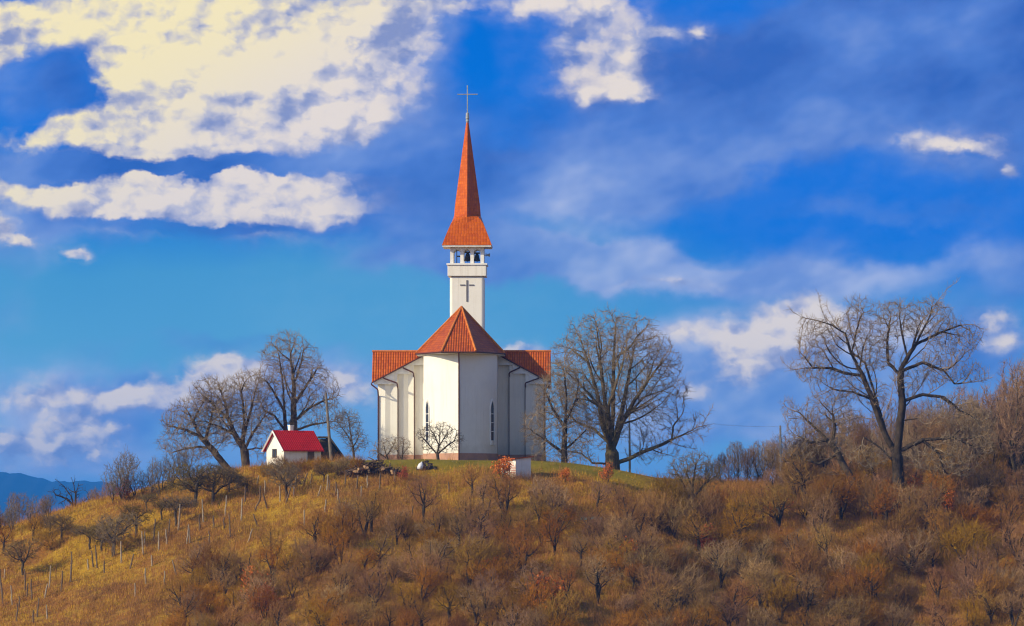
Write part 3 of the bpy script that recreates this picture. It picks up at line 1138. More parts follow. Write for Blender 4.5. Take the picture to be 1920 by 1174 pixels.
def build_kiosk():
    p = ground_at(967, 899)
    kk = empty('well_house', (p.x, p.y, p.z - 0.1), R(38))
    tag(kk, 'tiny flat roofed white outbuilding with peeling brick side below the church', 'outbuilding')
    # local: corner at origin, long wall to the right (x), peeling side going back along -x direction (y)
    w = MB()
    w.prism([(0, 0), (1.9, 0), (1.9, 2.3), (0.03, 2.3), (0.03, 0.0)], -0.8, 2.1, [2.1, 2.28, 2.1, 1.95, 2.1])
    w.build('wall', M['wall'], kk)
    s = MB()
    s.prism([(0, 0.02), (0.028, 0.02), (0.028, 2.3), (0, 2.3)], -0.8, 2.0)
    s.build('brick_side', peel_mat(), kk)
    r = MB()
    r.prism([(-0.28, -0.22), (2.1, -0.22), (2.1, 2.5), (-0.28, 2.5)], [2.08, 2.3, 2.16, 1.98], 0, [2.18, 2.40, 2.26, 2.08])
    r.build('roof', M['tile'], kk, uv=True)
    v = MB()
    v.box(-0.03, -0.003, 0.9, 1.4, 0.9, 1.5)
    v.build('opening', M['glass'], kk)


build_kiosk()


# ------------------------------------------------------------------ poles and cable
def pole(px, py0, py1, Y, lean_px, name, label, m, arm=True, rad=0.11):
    a, b = at(px, py0, Y), at(px - lean_px, py1, Y)
    e = empty(name, a)
    tag(e, label, 'pole', 'utility poles')
    d = b - a
    s = MB()
    s.tube([(0, 0, -1.0), (0, 0, 0), tuple(d * 0.5), tuple(d)], [rad * 1.3, rad * 1.25, rad * 1.1, rad * 0.8], 10)
    s.build('shaft', m, e)
    if arm:
        c = MB()
        q = d * 0.94
        c.box(q.x - 0.55, q.x + 0.55, q.y - rad - 0.1, q.y - rad, q.z - 0.06, q.z + 0.06)
        c.build('crossarm', M['oldwood'], e)
        for xx in (-0.45, 0.45):
            i = MB()
            i.lathe([(0.03, q.z + 0.06), (0.06, q.z + 0.1), (0.05, q.z + 0.16), (0.065, q.z + 0.2), (0.02, q.z + 0.24)], q.x + xx, q.y - rad - 0.05, 8)
            i.build('insulator', M['white'], e)
    return a + d * 0.95


q1 = pole(622, 878, 737, -2, 11, 'utility_pole', 'leaning wooden utility pole between the red roofed hut and the church', M['pole'], arm=False, rad=0.14)
q2 = pole(1181, 893, 765, 4, 1, 'utility_pole', 'grey utility pole half hidden in the broad round tree', M['concrete'], False, 0.10)
q3 = pole(1465, 925, 798, 2, 2, 'utility_pole', 'pale concrete utility pole standing among the trees on the far slope', M['concrete'], False, 0.12)
cb = MB()
for off in (-0.45, 0.45):
    pts = []
    for i in range(15):
        t = i / 14
        p = q2.lerp(q3, t)
        pts.append((p.x + off, p.y - 0.15, p.z + 0.25 - 2.2 * t * (1 - t)))
    cb.tube(pts, 0.0055, 4)
tag(cb.build('power_cable', M['steel']), 'thin sagging power cable strung between two utility poles', 'cable')


# ------------------------------------------------------------------ trees
def grow(seedP, seedPar, attr, step, di, dk, iters=220, up=0.08, wob=0.18, rng=RNG):
    P = [np.array(p, float) for p in seedP]
    par = list(seedPar)
    A = np.array(attr, float)
    Parr = np.array(P)
    d2 = ((A[:, None, :] - Parr[None]) ** 2).sum(-1)
    near = d2.argmin(1)
    nd = np.sqrt(d2.min(1))
    nchild = {}
    for it in range(iters):
        keep = nd > dk
        A, near, nd = A[keep], near[keep], nd[keep]
        if len(A) == 0:
            break
        act = nd < di
        if not act.any():
            di *= 1.3
            if di > 60:
                break
            continue
        idx = near[act]
        dirs = (A[act] - Parr[idx]) / nd[act][:, None]
        nodes, inv = np.unique(idx, return_inverse=True)
        acc = np.zeros((len(nodes), 3))
        np.add.at(acc, inv, dirs)
        ln = np.linalg.norm(acc, axis=1)
        acc /= np.maximum(ln, 1e-6)[:, None]
        pv = Parr[nodes] - Parr[np.maximum(np.array(par)[nodes], 0)]
        acc += 0.55 * pv / np.maximum(np.linalg.norm(pv, axis=1), 1e-6)[:, None] * (np.array([nchild.get(n, 0) == 0 for n in nodes])[:, None])
        acc += rng.normal(0, wob, acc.shape)
        acc[:, 2] += up
        acc /= np.linalg.norm(acc, axis=1)[:, None]
        ok = np.array([nchild.get(n, 0) < 4 for n in nodes])
        nodes, acc = nodes[ok], acc[ok]
        if len(nodes) == 0:
            drop = np.zeros(len(A), bool)
            drop[act] = True
            A, near, nd = A[~drop], near[~drop], nd[~drop]
            continue
        if not ok.all():
            full = np.isin(near, np.array([n for n, c in nchild.items() if c >= 4], dtype=int)) & act
            A, near, nd = A[~full], near[~full], nd[~full]
            if len(A) == 0:
                break
        new = Parr[nodes] + acc * step
        for n in nodes:
            nchild[n] = nchild.get(n, 0) + 1
        base = len(Parr)
        Parr = np.concatenate([Parr, new])
        par += [int(n) for n in nodes]
        dd = ((A[:, None, :] - new[None]) ** 2).sum(-1)
        j = dd.argmin(1)
        m = np.sqrt(dd.min(1))
        b = m < nd
        near[b] = base + j[b]
        nd[b] = m[b]
    return Parr, np.array(par)


def radii(P, par, r_tip, r_root):
    n = len(P)
    leaves = np.zeros(n)
    has = np.zeros(n, bool)
    has[par[par >= 0]] = True
    leaves[~has] = 1
    for i in range(n - 1, 0, -1):
        if par[i] >= 0:
            leaves[par[i]] += leaves[i]
    e = math.log(max(r_root / r_tip, 1.01)) / math.log(max(leaves.max(), 2))
    return r_tip * leaves ** e, ~has


def add_twigs(P, par, Rr, per, length, thin, rt, rng, gen2=1, up=0.15, spread=0.8):
    idx = np.nonzero((Rr < thin) & (par >= 0))[0]
    idx = np.repeat(idx, per)
    D = P[idx] - P[par[idx]]
    D /= np.maximum(np.linalg.norm(D, axis=1), 1e-6)[:, None]
    n = len(idx)
    d = D + rng.normal(0, spread, (n, 3))
    d[:, 2] += up
    d /= np.linalg.norm(d, axis=1)[:, None]
    L = rng.uniform(0.45, 1.0, n) * length
    fr = rng.uniform(0, 1, n)[:, None]
    st = P[idx] * fr + P[par[idx]] * (1 - fr)
    m1 = st + d * L[:, None] * 0.5
    d2 = d + rng.normal(0, 0.3, (n, 3))
    d2[:, 2] += 0.15
    d2 /= np.linalg.norm(d2, axis=1)[:, None]
    m2 = m1 + d2 * L[:, None] * 0.5
    segs = [(st, m1, rt, rt * 0.8), (m1, m2, rt * 0.8, rt * 0.4)]
    for _ in range(gen2):
        d3 = d + rng.normal(0, 0.75, (n, 3))
        d3[:, 2] += 0.1
        d3 /= np.linalg.norm(d3, axis=1)[:, None]
        s0 = st + (m1 - st) * rng.uniform(0.3, 1, n)[:, None]
        segs.append((s0, s0 + d3 * L[:, None] * 0.55, rt * 0.7, rt * 0.35))
    return segs, m2


def frame_of(d):
    ref = np.array([0.31, 0.92, 0.24])
    u = np.cross(d, ref)
    u /= np.maximum(np.linalg.norm(u, axis=1), 1e-6)[:, None]
    return u, np.cross(d, u)


def prisms(A, B, da, db, ra, rb, k):
    """open tapered prisms from A to B"""
    n = len(A)
    ua, va = frame_of(da)
    ub, vb = frame_of(db)
    t = np.arange(k) * 2 * math.pi / k
    c, s = np.cos(t)[None, :, None], np.sin(t)[None, :, None]
    r1 = A[:, None] + (ua[:, None] * c + va[:, None] * s) * np.reshape(ra, (-1, 1, 1))
    r2 = B[:, None] + (ub[:, None] * c + vb[:, None] * s) * np.reshape(rb, (-1, 1, 1))
    V = np.concatenate([r1, r2], 1).reshape(-1, 3)
    b = (np.arange(n) * 2 * k)[:, None]
    q = np.arange(k)[None]
    q2 = (q + 1) % k
    F = np.stack([b + q, b + q2, b + k + q2, b + k + q], -1).reshape(-1, 4)
    return V, F


def skeleton_mesh(P, par, Rr, sel, k):
    c = np.nonzero(sel & (par >= 0))[0]
    p = par[c]
    d = P - P[np.maximum(par, 0)]
    d[par < 0] = (0, 0, 1)
    d /= np.maximum(np.linalg.norm(d, axis=1), 1e-6)[:, None]
    # main child of each node: the thickest
    main = np.full(len(P), -1)
    order = np.argsort(Rr)
    for i in order:
        if par[i] >= 0:
            main[par[i]] = i
    ismain = main[p] == c
    da = np.where(ismain[:, None], d[p], d[c])
    ra = np.where(ismain, Rr[p], np.minimum(Rr[p], Rr[c] * 1.15))
    return prisms(P[c], P[c], da, d[c], ra, Rr[c], k) if False else prisms(P[p], P[c], da, d[c], ra, Rr[c], k)


def merge(parts):
    V, F, o = [], [], 0
    for v, f in parts:
        V.append(v)
        F.append(f + o)
        o += len(v)
    return np.concatenate(V), np.concatenate(F)


def tree_meshes(P, par, r_tip, r_root, limb_r, twig, rng):
    """-> trunk mesh data, crown mesh data; twig = (per, length, thin, radius, gen2, up, spread)"""
    Rr, tips = radii(P, par, r_tip, r_root)
    if par[0] < 0:
        Rr[0] *= 1.25
    big = Rr >= limb_r
    tv = skeleton_mesh(P, par, Rr, big, 7)
    small = ~big
    parts = []
    if small.any():
        parts.append(skeleton_mesh(P, par, Rr, small, 4))
    tip2 = None
    if twig:
        segs, tip2 = add_twigs(P, par, Rr, twig[0], twig[1], twig[2], twig[3], rng, twig[4], twig[5], twig[6])
        for (a, b, ra, rb) in segs:
            d = b - a
            d /= np.maximum(np.linalg.norm(d, axis=1), 1e-6)[:, None]
            parts.append(prisms(a, b, d, d, np.full(len(a), ra), np.full(len(a), rb), 3))
    cv = merge(parts)
    return tv, cv, tip2


def leaves_mesh(pts, size, rng, per=3):
    pts = np.repeat(pts, per, 0)
    n = len(pts)
    c = pts + rng.normal(0, 0.12, (n, 3))
    a = rng.normal(0, 1, (n, 3))
    a /= np.linalg.norm(a, axis=1)[:, None]
    b = np.cross(a, rng.normal(0, 1, (n, 3)))
    b /= np.maximum(np.linalg.norm(b, axis=1), 1e-6)[:, None]
    s = (rng.uniform(0.6, 1.2, n) * size)[:, None]
    V = np.stack([c - a * s, c - b * s * 0.55, c + a * s, c + b * s * 0.55], 1).reshape(-1, 3)
    F = (np.arange(n) * 4)[:, None] + np.arange(4)[None]
    return V, F


def ellipsoid_pts(c, r, n, rng, shell=0.35):
    v = rng.normal(0, 1, (n, 3))
    v /= np.linalg.norm(v, axis=1)[:, None]
    rad = rng.uniform(0, 1, n) ** (1 / (3 + 3 * shell))
    return np.array(c) + v * rad[:, None] * np.array(r)


def hero(name, label, Y, blobs, limbs, n_attr, step, r_root, r_tip=0.016, limb_r=0.055, twig=(2, 0.8, 0.035, 0.012, 1, 0.15, 0.8), mats=('bark', 'twig'),
         depth=0.8, di=4.0, dk=None, up=0.08, wob=0.13, group=None, cat='tree', seed=1, side=1.0):
    """one tall tree: limbs are lines of (photo x, photo y, metres nearer/farther) starting on the trunk, blobs are crown masses"""
    rng = np.random.default_rng(seed)
    base = at(limbs[0][0][0], limbs[0][0][1], Y)
    kx = S * (Y + DCAM) / DCAM
    seedP, seedPar = [], []
    def add_line(line, start):
        prev = start
        pts = [at(q[0], q[1], Y) + Vector((0, q[2] if len(q) > 2 else 0, 0)) for q in line]
        if start is None:
            seedP.append(np.array(pts[0] - base)); seedPar.append(-1)
            prev = 0
        for a in pts[1:] if start is None else pts:
            a = np.array(a - base)
            b = seedP[prev]
            L = np.linalg.norm(a - b)
            n = max(1, int(round(L / step)))
            for i in range(1, n + 1):
                t = i / n
                q = b * (1 - t) + a * t + (rng.normal(0, 0.05, 3) * step if i < n else 0)
                seedP.append(q); seedPar.append(prev)
                prev = len(seedP) - 1
    add_line(limbs[0], None)
    for ln in limbs[1:]:
        a = np.array(at(ln[0][0], ln[0][1], Y) + Vector((0, ln[0][2] if len(ln[0]) > 2 else 0, 0)) - base)
        j = int(np.argmin([np.linalg.norm(p - a) for p in seedP]))
        n0 = len(seedP)
        add_line(ln[1:], j)
        idx = list(range(n0, len(seedP)))
        Lm = len(idx) * step
        if side and len(idx) > 4:
            nb = max(2, int(Lm / 1.5 * side))
            for q in range(nb):
                t = 0.22 + 0.72 * (q + rng.uniform(0, 1)) / nb
                i = idx[min(int(t * len(idx)), len(idx) - 2)]
                d = seedP[i + 1] - seedP[i]
                d /= np.linalg.norm(d)
                r = rng.normal(0, 1, 3)
                r -= d * r.dot(d)
                r /= np.linalg.norm(r)
                ang = rng.uniform(0.5, 0.95)
                b = d * math.cos(ang) + r * math.sin(ang)
                Lb = Lm * rng.uniform(0.22, 0.42) * (1.15 - 0.6 * t)
                prev, cur = i, seedP[i].copy()
                for _ in range(max(2, int(Lb / step))):
                    b = b + rng.normal(0, 0.10, 3) + np.array([0, 0, 0.05])
                    b /= np.linalg.norm(b)
                    cur = cur + b * step
                    seedP.append(cur.copy()); seedPar.append(prev)
                    prev = len(seedP) - 1
    A = []
    vol = np.array([b[2] * b[3] * min(b[2], b[3]) for b in blobs], float) ** 0.85
    for b, f in zip(blobs, vol / vol.sum()):
        c = np.array(at(b[0], b[1], Y) - base)
        if len(b) > 4:
            c[1] += b[4]
        ry = (b[2] + b[3]) / 2 * kx * depth
        A.append(ellipsoid_pts(c, (b[2] * kx, ry, b[3] * kx), max(8, int(n_attr * 3.2 * f)), rng))
    A = np.concatenate(A)
    P, par = grow(seedP, seedPar, A, step, di, dk or step * 1.15, up=up, wob=wob, rng=rng)
    tv, cv, _ = tree_meshes(P, par, r_tip, r_root, limb_r, twig, rng)
    e = empty(name, base)
    tag(e, label, cat, group)
    tv[0][:, 2][tv[0][:, 2] < 0.02] -= 0.5
    link('trunk', raw_mesh('trunk', *tv, smooth=True), M[mats[0]], e)
    link('crown', raw_mesh('crown', *cv), M[mats[1]], e)
    return e


TW = (3, 0.9, 0.034, 0.013, 1, 0.34, 0.65)
# broad round tree right of the church
hero('bare_tree', 'broad round crowned bare tree standing right of the church', -4,
     [(1150, 690, 110, 105), (1090, 690, 65, 80), (1215, 700, 70, 80), (1130, 640, 80, 58), (1190, 640, 60, 50), (1250, 740, 45, 60), (1150, 770, 110, 60), (1080, 770, 60, 50), (1300, 805, 32, 30), (1240, 820, 50, 35), (1090, 850, 50, 28), (1210, 850, 45, 24)],
     [[(1150, 895), (1148, 870), (1147, 850), (1143, 820)],
      [(1143, 835), (1130, 800), (1120, 740), (1100, 670), (1085, 630)], [(1143, 835), (1135, 760), (1128, 700), (1122, 640), (1118, 605)],
      [(1143, 835), (1150, 770), (1150, 700), (1152, 650), (1155, 600)], [(1147, 850), (1158, 800), (1168, 760), (1180, 700, 1), (1192, 640, 2)],
      [(1147, 850), (1165, 795, -1), (1190, 750, -2), (1225, 700, -2), (1250, 670, -2)], [(1147, 850), (1160, 800, 2), (1205, 745, 3), (1260, 725, 3)],
      [(1148, 868), (1175, 862), (1205, 848), (1245, 832), (1275, 818), (1310, 800), (1330, 797)], [(1262, 824), (1262, 800), (1280, 775)],
      [(1143, 835), (1115, 805, 1), (1080, 790, 2), (1055, 760, 2)], [(1147, 850), (1120, 760, -3), (1085, 720, -3), (1050, 690, -3)],
      [(1148, 868), (1110, 868), (1090, 850), (1060, 845)], [(1143, 835), (1140, 760, -4), (1165, 690, -4), (1175, 640, -4)], [(1143, 835), (1132, 770, 4), (1110, 690, 5)]],
     2500, 0.44, 0.78, twig=TW, mats=('olivebark', 'twig'), seed=11)
hero('bare_tree', 'slim bare tree with dark trunk overlapping the right corner of the church', -9,
     [(1050, 750, 50, 60), (1020, 800, 45, 40), (1080, 810, 40, 45), (1060, 700, 30, 30), (1045, 850, 55, 22)],
     [[(1057, 898), (1058, 870), (1058, 840), (1060, 790), (1062, 740), (1058, 700)], [(1058, 850), (1030, 830), (1000, 810), (985, 795)],
      [(1058, 845), (1085, 820), (1105, 800)], [(1060, 800), (1035, 765), (1020, 730)], [(1060, 790), (1080, 750), (1085, 710)]],
     800, 0.36, 0.34, twig=TW, mats=('deadbark', 'twig'), seed=12)
# left group
hero('bare_tree', 'leaning bare tree at the left end of the group beside the red roofed hut', 4,
     [(350, 790, 45, 40), (385, 770, 40, 35), (325, 830, 32, 26), (395, 820, 40, 30), (330, 790, 30, 28), (370, 845, 50, 20), (420, 775, 28, 40)],
     [[(434, 888), (415, 865), (395, 840), (375, 818), (362, 790), (350, 768)], [(395, 840), (370, 838), (345, 842), (320, 850)], [(375, 818), (345, 805), (320, 800)],
      [(385, 828), (395, 790), (400, 765)], [(362, 790), (375, 765), (385, 748)]],
     1000, 0.36, 0.36, twig=TW, seed=13)
hero('bare_tree', 'spreading many limbed bare tree between the leaning tree and the hut', 4,
     [(450, 745, 55, 45), (415, 760, 40, 45), (395, 735, 40, 30), (480, 790, 35, 45), (440, 800, 50, 40), (470, 720, 30, 28), (380, 790, 30, 30), (490, 845, 25, 18)],
     [[(462, 890), (460, 865), (458, 845), (455, 825)], [(458, 848), (440, 815), (428, 785), (422, 755), (412, 730)], [(455, 825), (458, 790), (455, 755), (450, 720)],
      [(458, 845), (475, 810), (490, 790), (500, 770)], [(440, 815), (410, 800), (385, 790)], [(428, 785), (405, 765), (385, 745)], [(455, 825), (470, 770), (478, 735)],
      [(458, 848), (480, 840), (500, 842)]],
     1300, 0.36, 0.46, twig=TW, seed=14)
hero('bare_tree', 'tallest bare tree behind the red roofed hut, domed crown', 6,
     [(540, 680, 55, 55), (560, 720, 65, 55), (525, 730, 50, 50), (540, 645, 38, 26), (600, 740, 42, 42), (620, 780, 32, 28), (500, 760, 28, 30), (580, 780, 60, 28), (520, 790, 40, 22), (585, 670, 22, 20)],
     [[(543, 880), (542, 840), (536, 810), (533, 770), (530, 720), (525, 680), (520, 655)], [(542, 850), (550, 800), (550, 760), (551, 720), (545, 670), (543, 640)],
      [(550, 760), (570, 730), (590, 700), (600, 680)], [(550, 790), (580, 765), (610, 750), (630, 745)], [(536, 810), (515, 780), (495, 770), (485, 745)],
      [(550, 805), (590, 795), (625, 790), (645, 780)], [(533, 770), (510, 730), (495, 710)], [(551, 720), (565, 680), (570, 650)]],
     1700, 0.42, 0.50, twig=TW, seed=15)
hero('bare_tree', 'small slender bare tree right of the leaning utility pole', -1,
     [(655, 800, 24, 32), (668, 830, 22, 20), (645, 790, 20, 20)],
     [[(663, 873), (663, 850), (660, 830), (655, 800), (652, 775)], [(662, 840), (675, 815)], [(660, 830), (640, 800)]],
     260, 0.30, 0.13, r_tip=0.013, limb_r=0.04, twig=TW, seed=16, mats=('bark', 'greytwig'))
# in front of the church
hero('bare_tree', 'small round bare tree in front of the sunlit apse wall', -14,
     [(822, 815, 32, 24), (800, 815, 22, 18), (848, 822, 22, 20), (822, 840, 38, 12)],
     [[(822, 877), (822, 864), (820, 852), (823, 835), (825, 805)], [(820, 852), (805, 835), (792, 820)], [(820, 852), (840, 835), (855, 825)], [(823, 835), (812, 812)], [(823, 840), (838, 812)]],
     420, 0.24, 0.16, r_tip=0.014, limb_r=0.04, twig=(2, 0.55, 0.03, 0.010, 1, 0.12, 0.75), seed=17, mats=('bark', 'bark'))
hero('bare_tree', 'thin bare sapling against the left wing of the church', -13,
     [(752, 835, 20, 18), (758, 852, 18, 10)],
     [[(753, 880), (753, 862), (755, 845), (757, 825)], [(753, 862), (742, 840)], [(754, 855), (765, 840)]],
     200, 0.24, 0.10, r_tip=0.012, limb_r=0.035, twig=(2, 0.5, 0.03, 0.010, 1, 0.12, 0.75), seed=18)
hero('bare_tree', 'low spreading sapling above the firewood heap beside the church', -11,
     [(722, 838, 26, 15), (712, 850, 24, 10), (740, 828, 14, 10)],
     [[(727, 876), (726, 860), (722, 845), (718, 828)], [(726, 858), (705, 845)], [(725, 852), (740, 832)]],
     240, 0.24, 0.11, r_tip=0.012, limb_r=0.035, twig=(2, 0.5, 0.03, 0.010, 1, 0.12, 0.75), seed=19)
# tall open tree on the right
hero('bare_tree', 'tall gnarled bare tree with two great forked limbs on the far right', -14,
     [(1680, 600, 50, 38), (1740, 600, 55, 40), (1600, 620, 45, 35), (1610, 580, 24, 26), (1540, 640, 50, 40), (1530, 690, 45, 35), (1640, 660, 40, 40), (1790, 640, 50, 36), (1820, 700, 32, 22), (1760, 690, 45, 36),
      (1780, 870, 60, 28), (1840, 830, 30, 30), (1740, 860, 50, 26), (1630, 855, 45, 26), (1590, 730, 40, 30), (1780, 770, 50, 30), (1830, 790, 40, 30), (1640, 740, 24, 30), (1800, 830, 50, 26), (1700, 720, 30, 26)],
     [[(1685, 985), (1684, 930), (1683, 880), (1682, 848)],
      [(1682, 855), (1662, 820), (1650, 790), (1636, 750), (1618, 705), (1595, 660), (1585, 625), (1560, 610), (1530, 600), (1505, 595)],
      [(1682, 860), (1668, 825, 2), (1655, 780, 2), (1640, 730, 2), (1625, 680, 2), (1600, 660, 2), (1610, 610, 2), (1612, 570, 2)],
      [(1618, 705), (1585, 700), (1555, 690), (1510, 690), (1480, 695)], [(1636, 750), (1600, 735), (1560, 730), (1530, 745)],
      [(1682, 848), (1686, 810), (1692, 760), (1688, 710), (1690, 690), (1720, 640), (1745, 590), (1750, 560)], [(1688, 705), (1665, 680), (1663, 640), (1670, 590)],
      [(1692, 700), (1730, 680), (1770, 695), (1790, 720), (1840, 715)], [(1715, 650), (1760, 625), (1800, 610), (1830, 608)], [(1692, 755), (1730, 740), (1770, 745), (1800, 770), (1840, 790)],
      [(1690, 790), (1720, 785), (1740, 800)], [(1684, 850), (1730, 825), (1790, 820), (1830, 840)], [(1650, 790), (1630, 785), (1600, 780), (1570, 790), (1530, 800)],
      [(1682, 870), (1650, 840), (1620, 820), (1610, 850)], [(1730, 825), (1760, 850), (1770, 885)], [(1700, 670), (1690, 620), (1685, 575)]],
     4400, 0.40, 0.60, twig=TW, mats=('deadbark', 'twig'), di=5, wob=0.16, seed=21)
hero('bare_tree', 'dark leaning bare tree reaching left below the tall forked tree', -12,
     [(1510, 800, 40, 40), (1550, 770, 50, 36), (1500, 850, 40, 24), (1560, 840, 40, 26), (1480, 770, 20, 24), (1590, 790, 30, 26)],
     [[(1612, 922), (1598, 900), (1580, 870), (1568, 845), (1550, 825), (1530, 805), (1505, 780)], [(1570, 850), (1535, 870), (1500, 860), (1470, 840)], [(1560, 835), (1565, 800), (1560, 765)], [(1590, 885), (1560, 890), (1540, 885)],
      [(1550, 825), (1520, 830), (1490, 815)]],
     750, 0.40, 0.36, twig=TW, mats=('bark', 'twig'), seed=22)
hero('bare_tree', 'dark trunked bare tree alone on the slope right of the broad round tree', -22,
     [(1300, 895, 45, 34), (1330, 890, 30, 26), (1275, 885, 26, 26), (1305, 865, 30, 18)],
     [[(1295, 985), (1296, 960), (1297, 935), (1300, 900), (1305, 870)], [(1297, 940), (1280, 905), (1268, 885)], [(1297, 935), (1325, 905), (1345, 890)], [(1298, 920), (1285, 880)]],
     520, 0.32, 0.24, twig=TW, mats=('deadbark', 'orchtwig'), seed=23)
hero('bare_tree', 'dark bushy tree with dense low crown in the shrubs right of centre', -36,
     [(1232, 1000, 28, 36), (1245, 985, 24, 24), (1220, 1020, 20, 20)],
     [[(1230, 1078), (1231, 1055), (1232, 1030), (1235, 1000), (1238, 970)], [(1231, 1045), (1218, 1015)], [(1231, 1035), (1248, 1005)], [(1230, 1058), (1245, 1035)]],
     360, 0.30, 0.22, twig=TW, mats=('deadbark', 'bark'), seed=24)
# left slope
hero('dead_tree', 'stark black dead tree standing against the blue mountains', -6,
     [(120, 930, 20, 20), (145, 920, 16, 18), (155, 945, 14, 10)],
     [[(141, 992), (140, 975), (139, 950), (133, 930), (120, 912), (103, 898)], [(139, 955), (142, 930), (138, 908), (134, 895)], [(139, 952), (125, 935), (105, 928), (97, 918)], [(140, 965), (150, 945), (163, 936)], [(142, 930), (148, 905)], [(125, 938), (110, 945)]],
     70, 0.32, 0.22, r_tip=0.022, limb_r=0.04, twig=(1, 0.6, 0.04, 0.012, 0, 0.1, 0.6), mats=('deadbark', 'deadbark'), seed=25)
hero('bare_tree', 'dark gnarled apple tree in the lower left foreground of the vineyard', -32,
     [(195, 1110, 40, 20), (225, 1100, 24, 20), (170, 1105, 28, 18), (230, 1125, 26, 16)],
     [[(187, 1165), (186, 1148), (183, 1135), (170, 1120), (155, 1108)], [(185, 1140), (200, 1118), (215, 1100)], [(186, 1145), (215, 1128), (238, 1118)], [(183, 1135), (188, 1110)]],
     420, 0.28, 0.22, twig=(3, 0.7, 0.034, 0.012, 1, 0.1, 0.8), mats=('deadbark', 'bark'), seed=26)


# ---- repeated plants: prototypes then copies
def proto_tree(name, crown_r, crown_c, trunk_h, n_attr, step, r_root, mats, seed, r_tip=0.013, stems=1, limb_r=0.03, twig=(2, 0.5, 0.03, 0.010, 1, 0.15, 0.8), leaves=None, spread=0.5, up=0.1):
    rng = np.random.default_rng(seed)
    seedP, seedPar = [np.zeros(3)], [-1]
    for s_ in range(stems):
        prev = 0
        a = rng.uniform(0, 2 * math.pi)
        lean = rng.uniform(0.1, 1) * spread if stems > 1 else rng.uniform(0, 0.12)
        n = max(1, int(trunk_h / step))
        for i in range(1, n + 1):
            t = i / n
            q = np.array([math.cos(a) * lean * t * trunk_h, math.sin(a) * lean * t * trunk_h, trunk_h * t]) + rng.normal(0, 0.03, 3)
            seedP.append(q); seedPar.append(prev); prev = len(seedP) - 1
    A = np.concatenate([ellipsoid_pts(np.array(crown_c) + rng.uniform(-0.62, 0.62, 3) * np.array(crown_r), np.array(crown_r) * rng.uniform(0.38, 0.72) * np.array([1, 1, rng.uniform(0.8, 1.35)]), int(n_attr * 0.55), rng) for _ in range(6)])
    A = A[A[:, 2] > 0.15]
    P, par = grow(seedP, seedPar, A, step, 3.0, step * 1.1, up=up, rng=rng, wob=0.25)
    tv, cv, tip = tree_meshes(P, par, r_tip, r_root, limb_r, twig, rng)
    tv[0][:, 2][tv[0][:, 2] < 0.02] -= 0.3
    tm = raw_mesh('trunk', *tv, smooth=True)
    tm.materials.append(M[mats[0]])
    cm = raw_mesh('crown', *cv)
    cm.materials.append(M[mats[1]])
    lm = None
    if leaves:
        sel = tip[rng.uniform(0, 1, len(tip)) < leaves[1]]
        lm = raw_mesh('leaves', *leaves_mesh(sel, 0.10, rng, leaves[2]))
        lm.materials.append(M[leaves[0]])
    return (name, tm, cm, lm)


def place(pr, loc, scale, rz, label, cat, group=None, sz=None):
    name, tm, cm, lm = pr
    e = empty(name, loc, rz)
    s = scale
    e.scale = (s, s, sz or s)
    tag(e, label, cat, group)
    link('trunk', tm, None, e)
    link('crown', cm, None, e)
    if lm:
        link('leaves', lm, None, e)
    return e


ORCH = [proto_tree('fruit_tree', (1.9, 1.8, 1.05), (0, 0, 2.25), 0.8, 380, 0.22, 0.12, ('orchbark', 'orchtwig'), 40 + i) for i in range(4)]
SHRUB = [proto_tree('bare_shrub', (1.55, 1.5, 1.5), (0, 0, 1.75), 0.5, 270, 0.26, 0.09, ('shrubbark', 'shrubtwig'), 60 + i, stems=7, limb_r=0.022, twig=(2, 1.0, 0.03, 0.013, 1, 0.8, 0.45), up=0.4) for i in range(8)]
PALE = [proto_tree('bare_shrub', (1.3, 1.3, 1.9), (0, 0, 2.6), 0.6, 300, 0.28, 0.08, ('bark', 'greytwig'), 160 + i, stems=5, limb_r=0.03, twig=(2, 0.7, 0.03, 0.010, 1, 0.4, 0.55), up=0.25) for i in range(3)]
SMALLT = [proto_tree('bare_tree', (1.6, 1.55, 1.7), (0, 0, 3.0), 1.0, 330, 0.27, 0.16, ('deadbark', 'shrubtwig'), 80 + i, limb_r=0.026, twig=(2, 0.8, 0.03, 0.011, 1, 0.45, 0.6), stems=1 + i % 3, spread=0.35, up=0.22) for i in range(6)]
WOOD = [proto_tree('woodland_tree', (2.5, 2.3, 4.4), (0, 0, 6.9), 2.8, 800, 0.42, 0.20, ('orchbark', 'woodtwig'), 100 + i, r_tip=0.016, twig=(4, 1.0, 0.034, 0.013, 1, 0.4, 0.6), up=0.3) for i in range(4)]
ORANGE = [proto_tree('orange_shrub', (0.9, 0.9, 1.0), (0, 0, 1.2), 0.4, 200, 0.22, 0.06, ('shrubbark', 'shrubtwig'), 120 + i, stems=4, limb_r=0.02, twig=(2, 0.4, 0.03, 0.009, 1, 0.3, 0.6), leaves=(('leaf', 1.0, 3) if i else ('redleaf', 1.0, 3))) for i in range(3)]


def put(protos, i, px, py, hpx, label, cat, group, h0, rz=None, wide=1.0):
    """stand a copy where the photo shows its foot, hpx = its height in photo pixels"""
    p = ground_at(px, py)
    k = S * (p.y + DCAM) / DCAM
    s = hpx * k / h0
    return place(protos[i % len(protos)], p - Vector((0, 0, 0.05)), s * wide, rz if rz is not None else random.uniform(0, 6.28), label, cat, group, s)


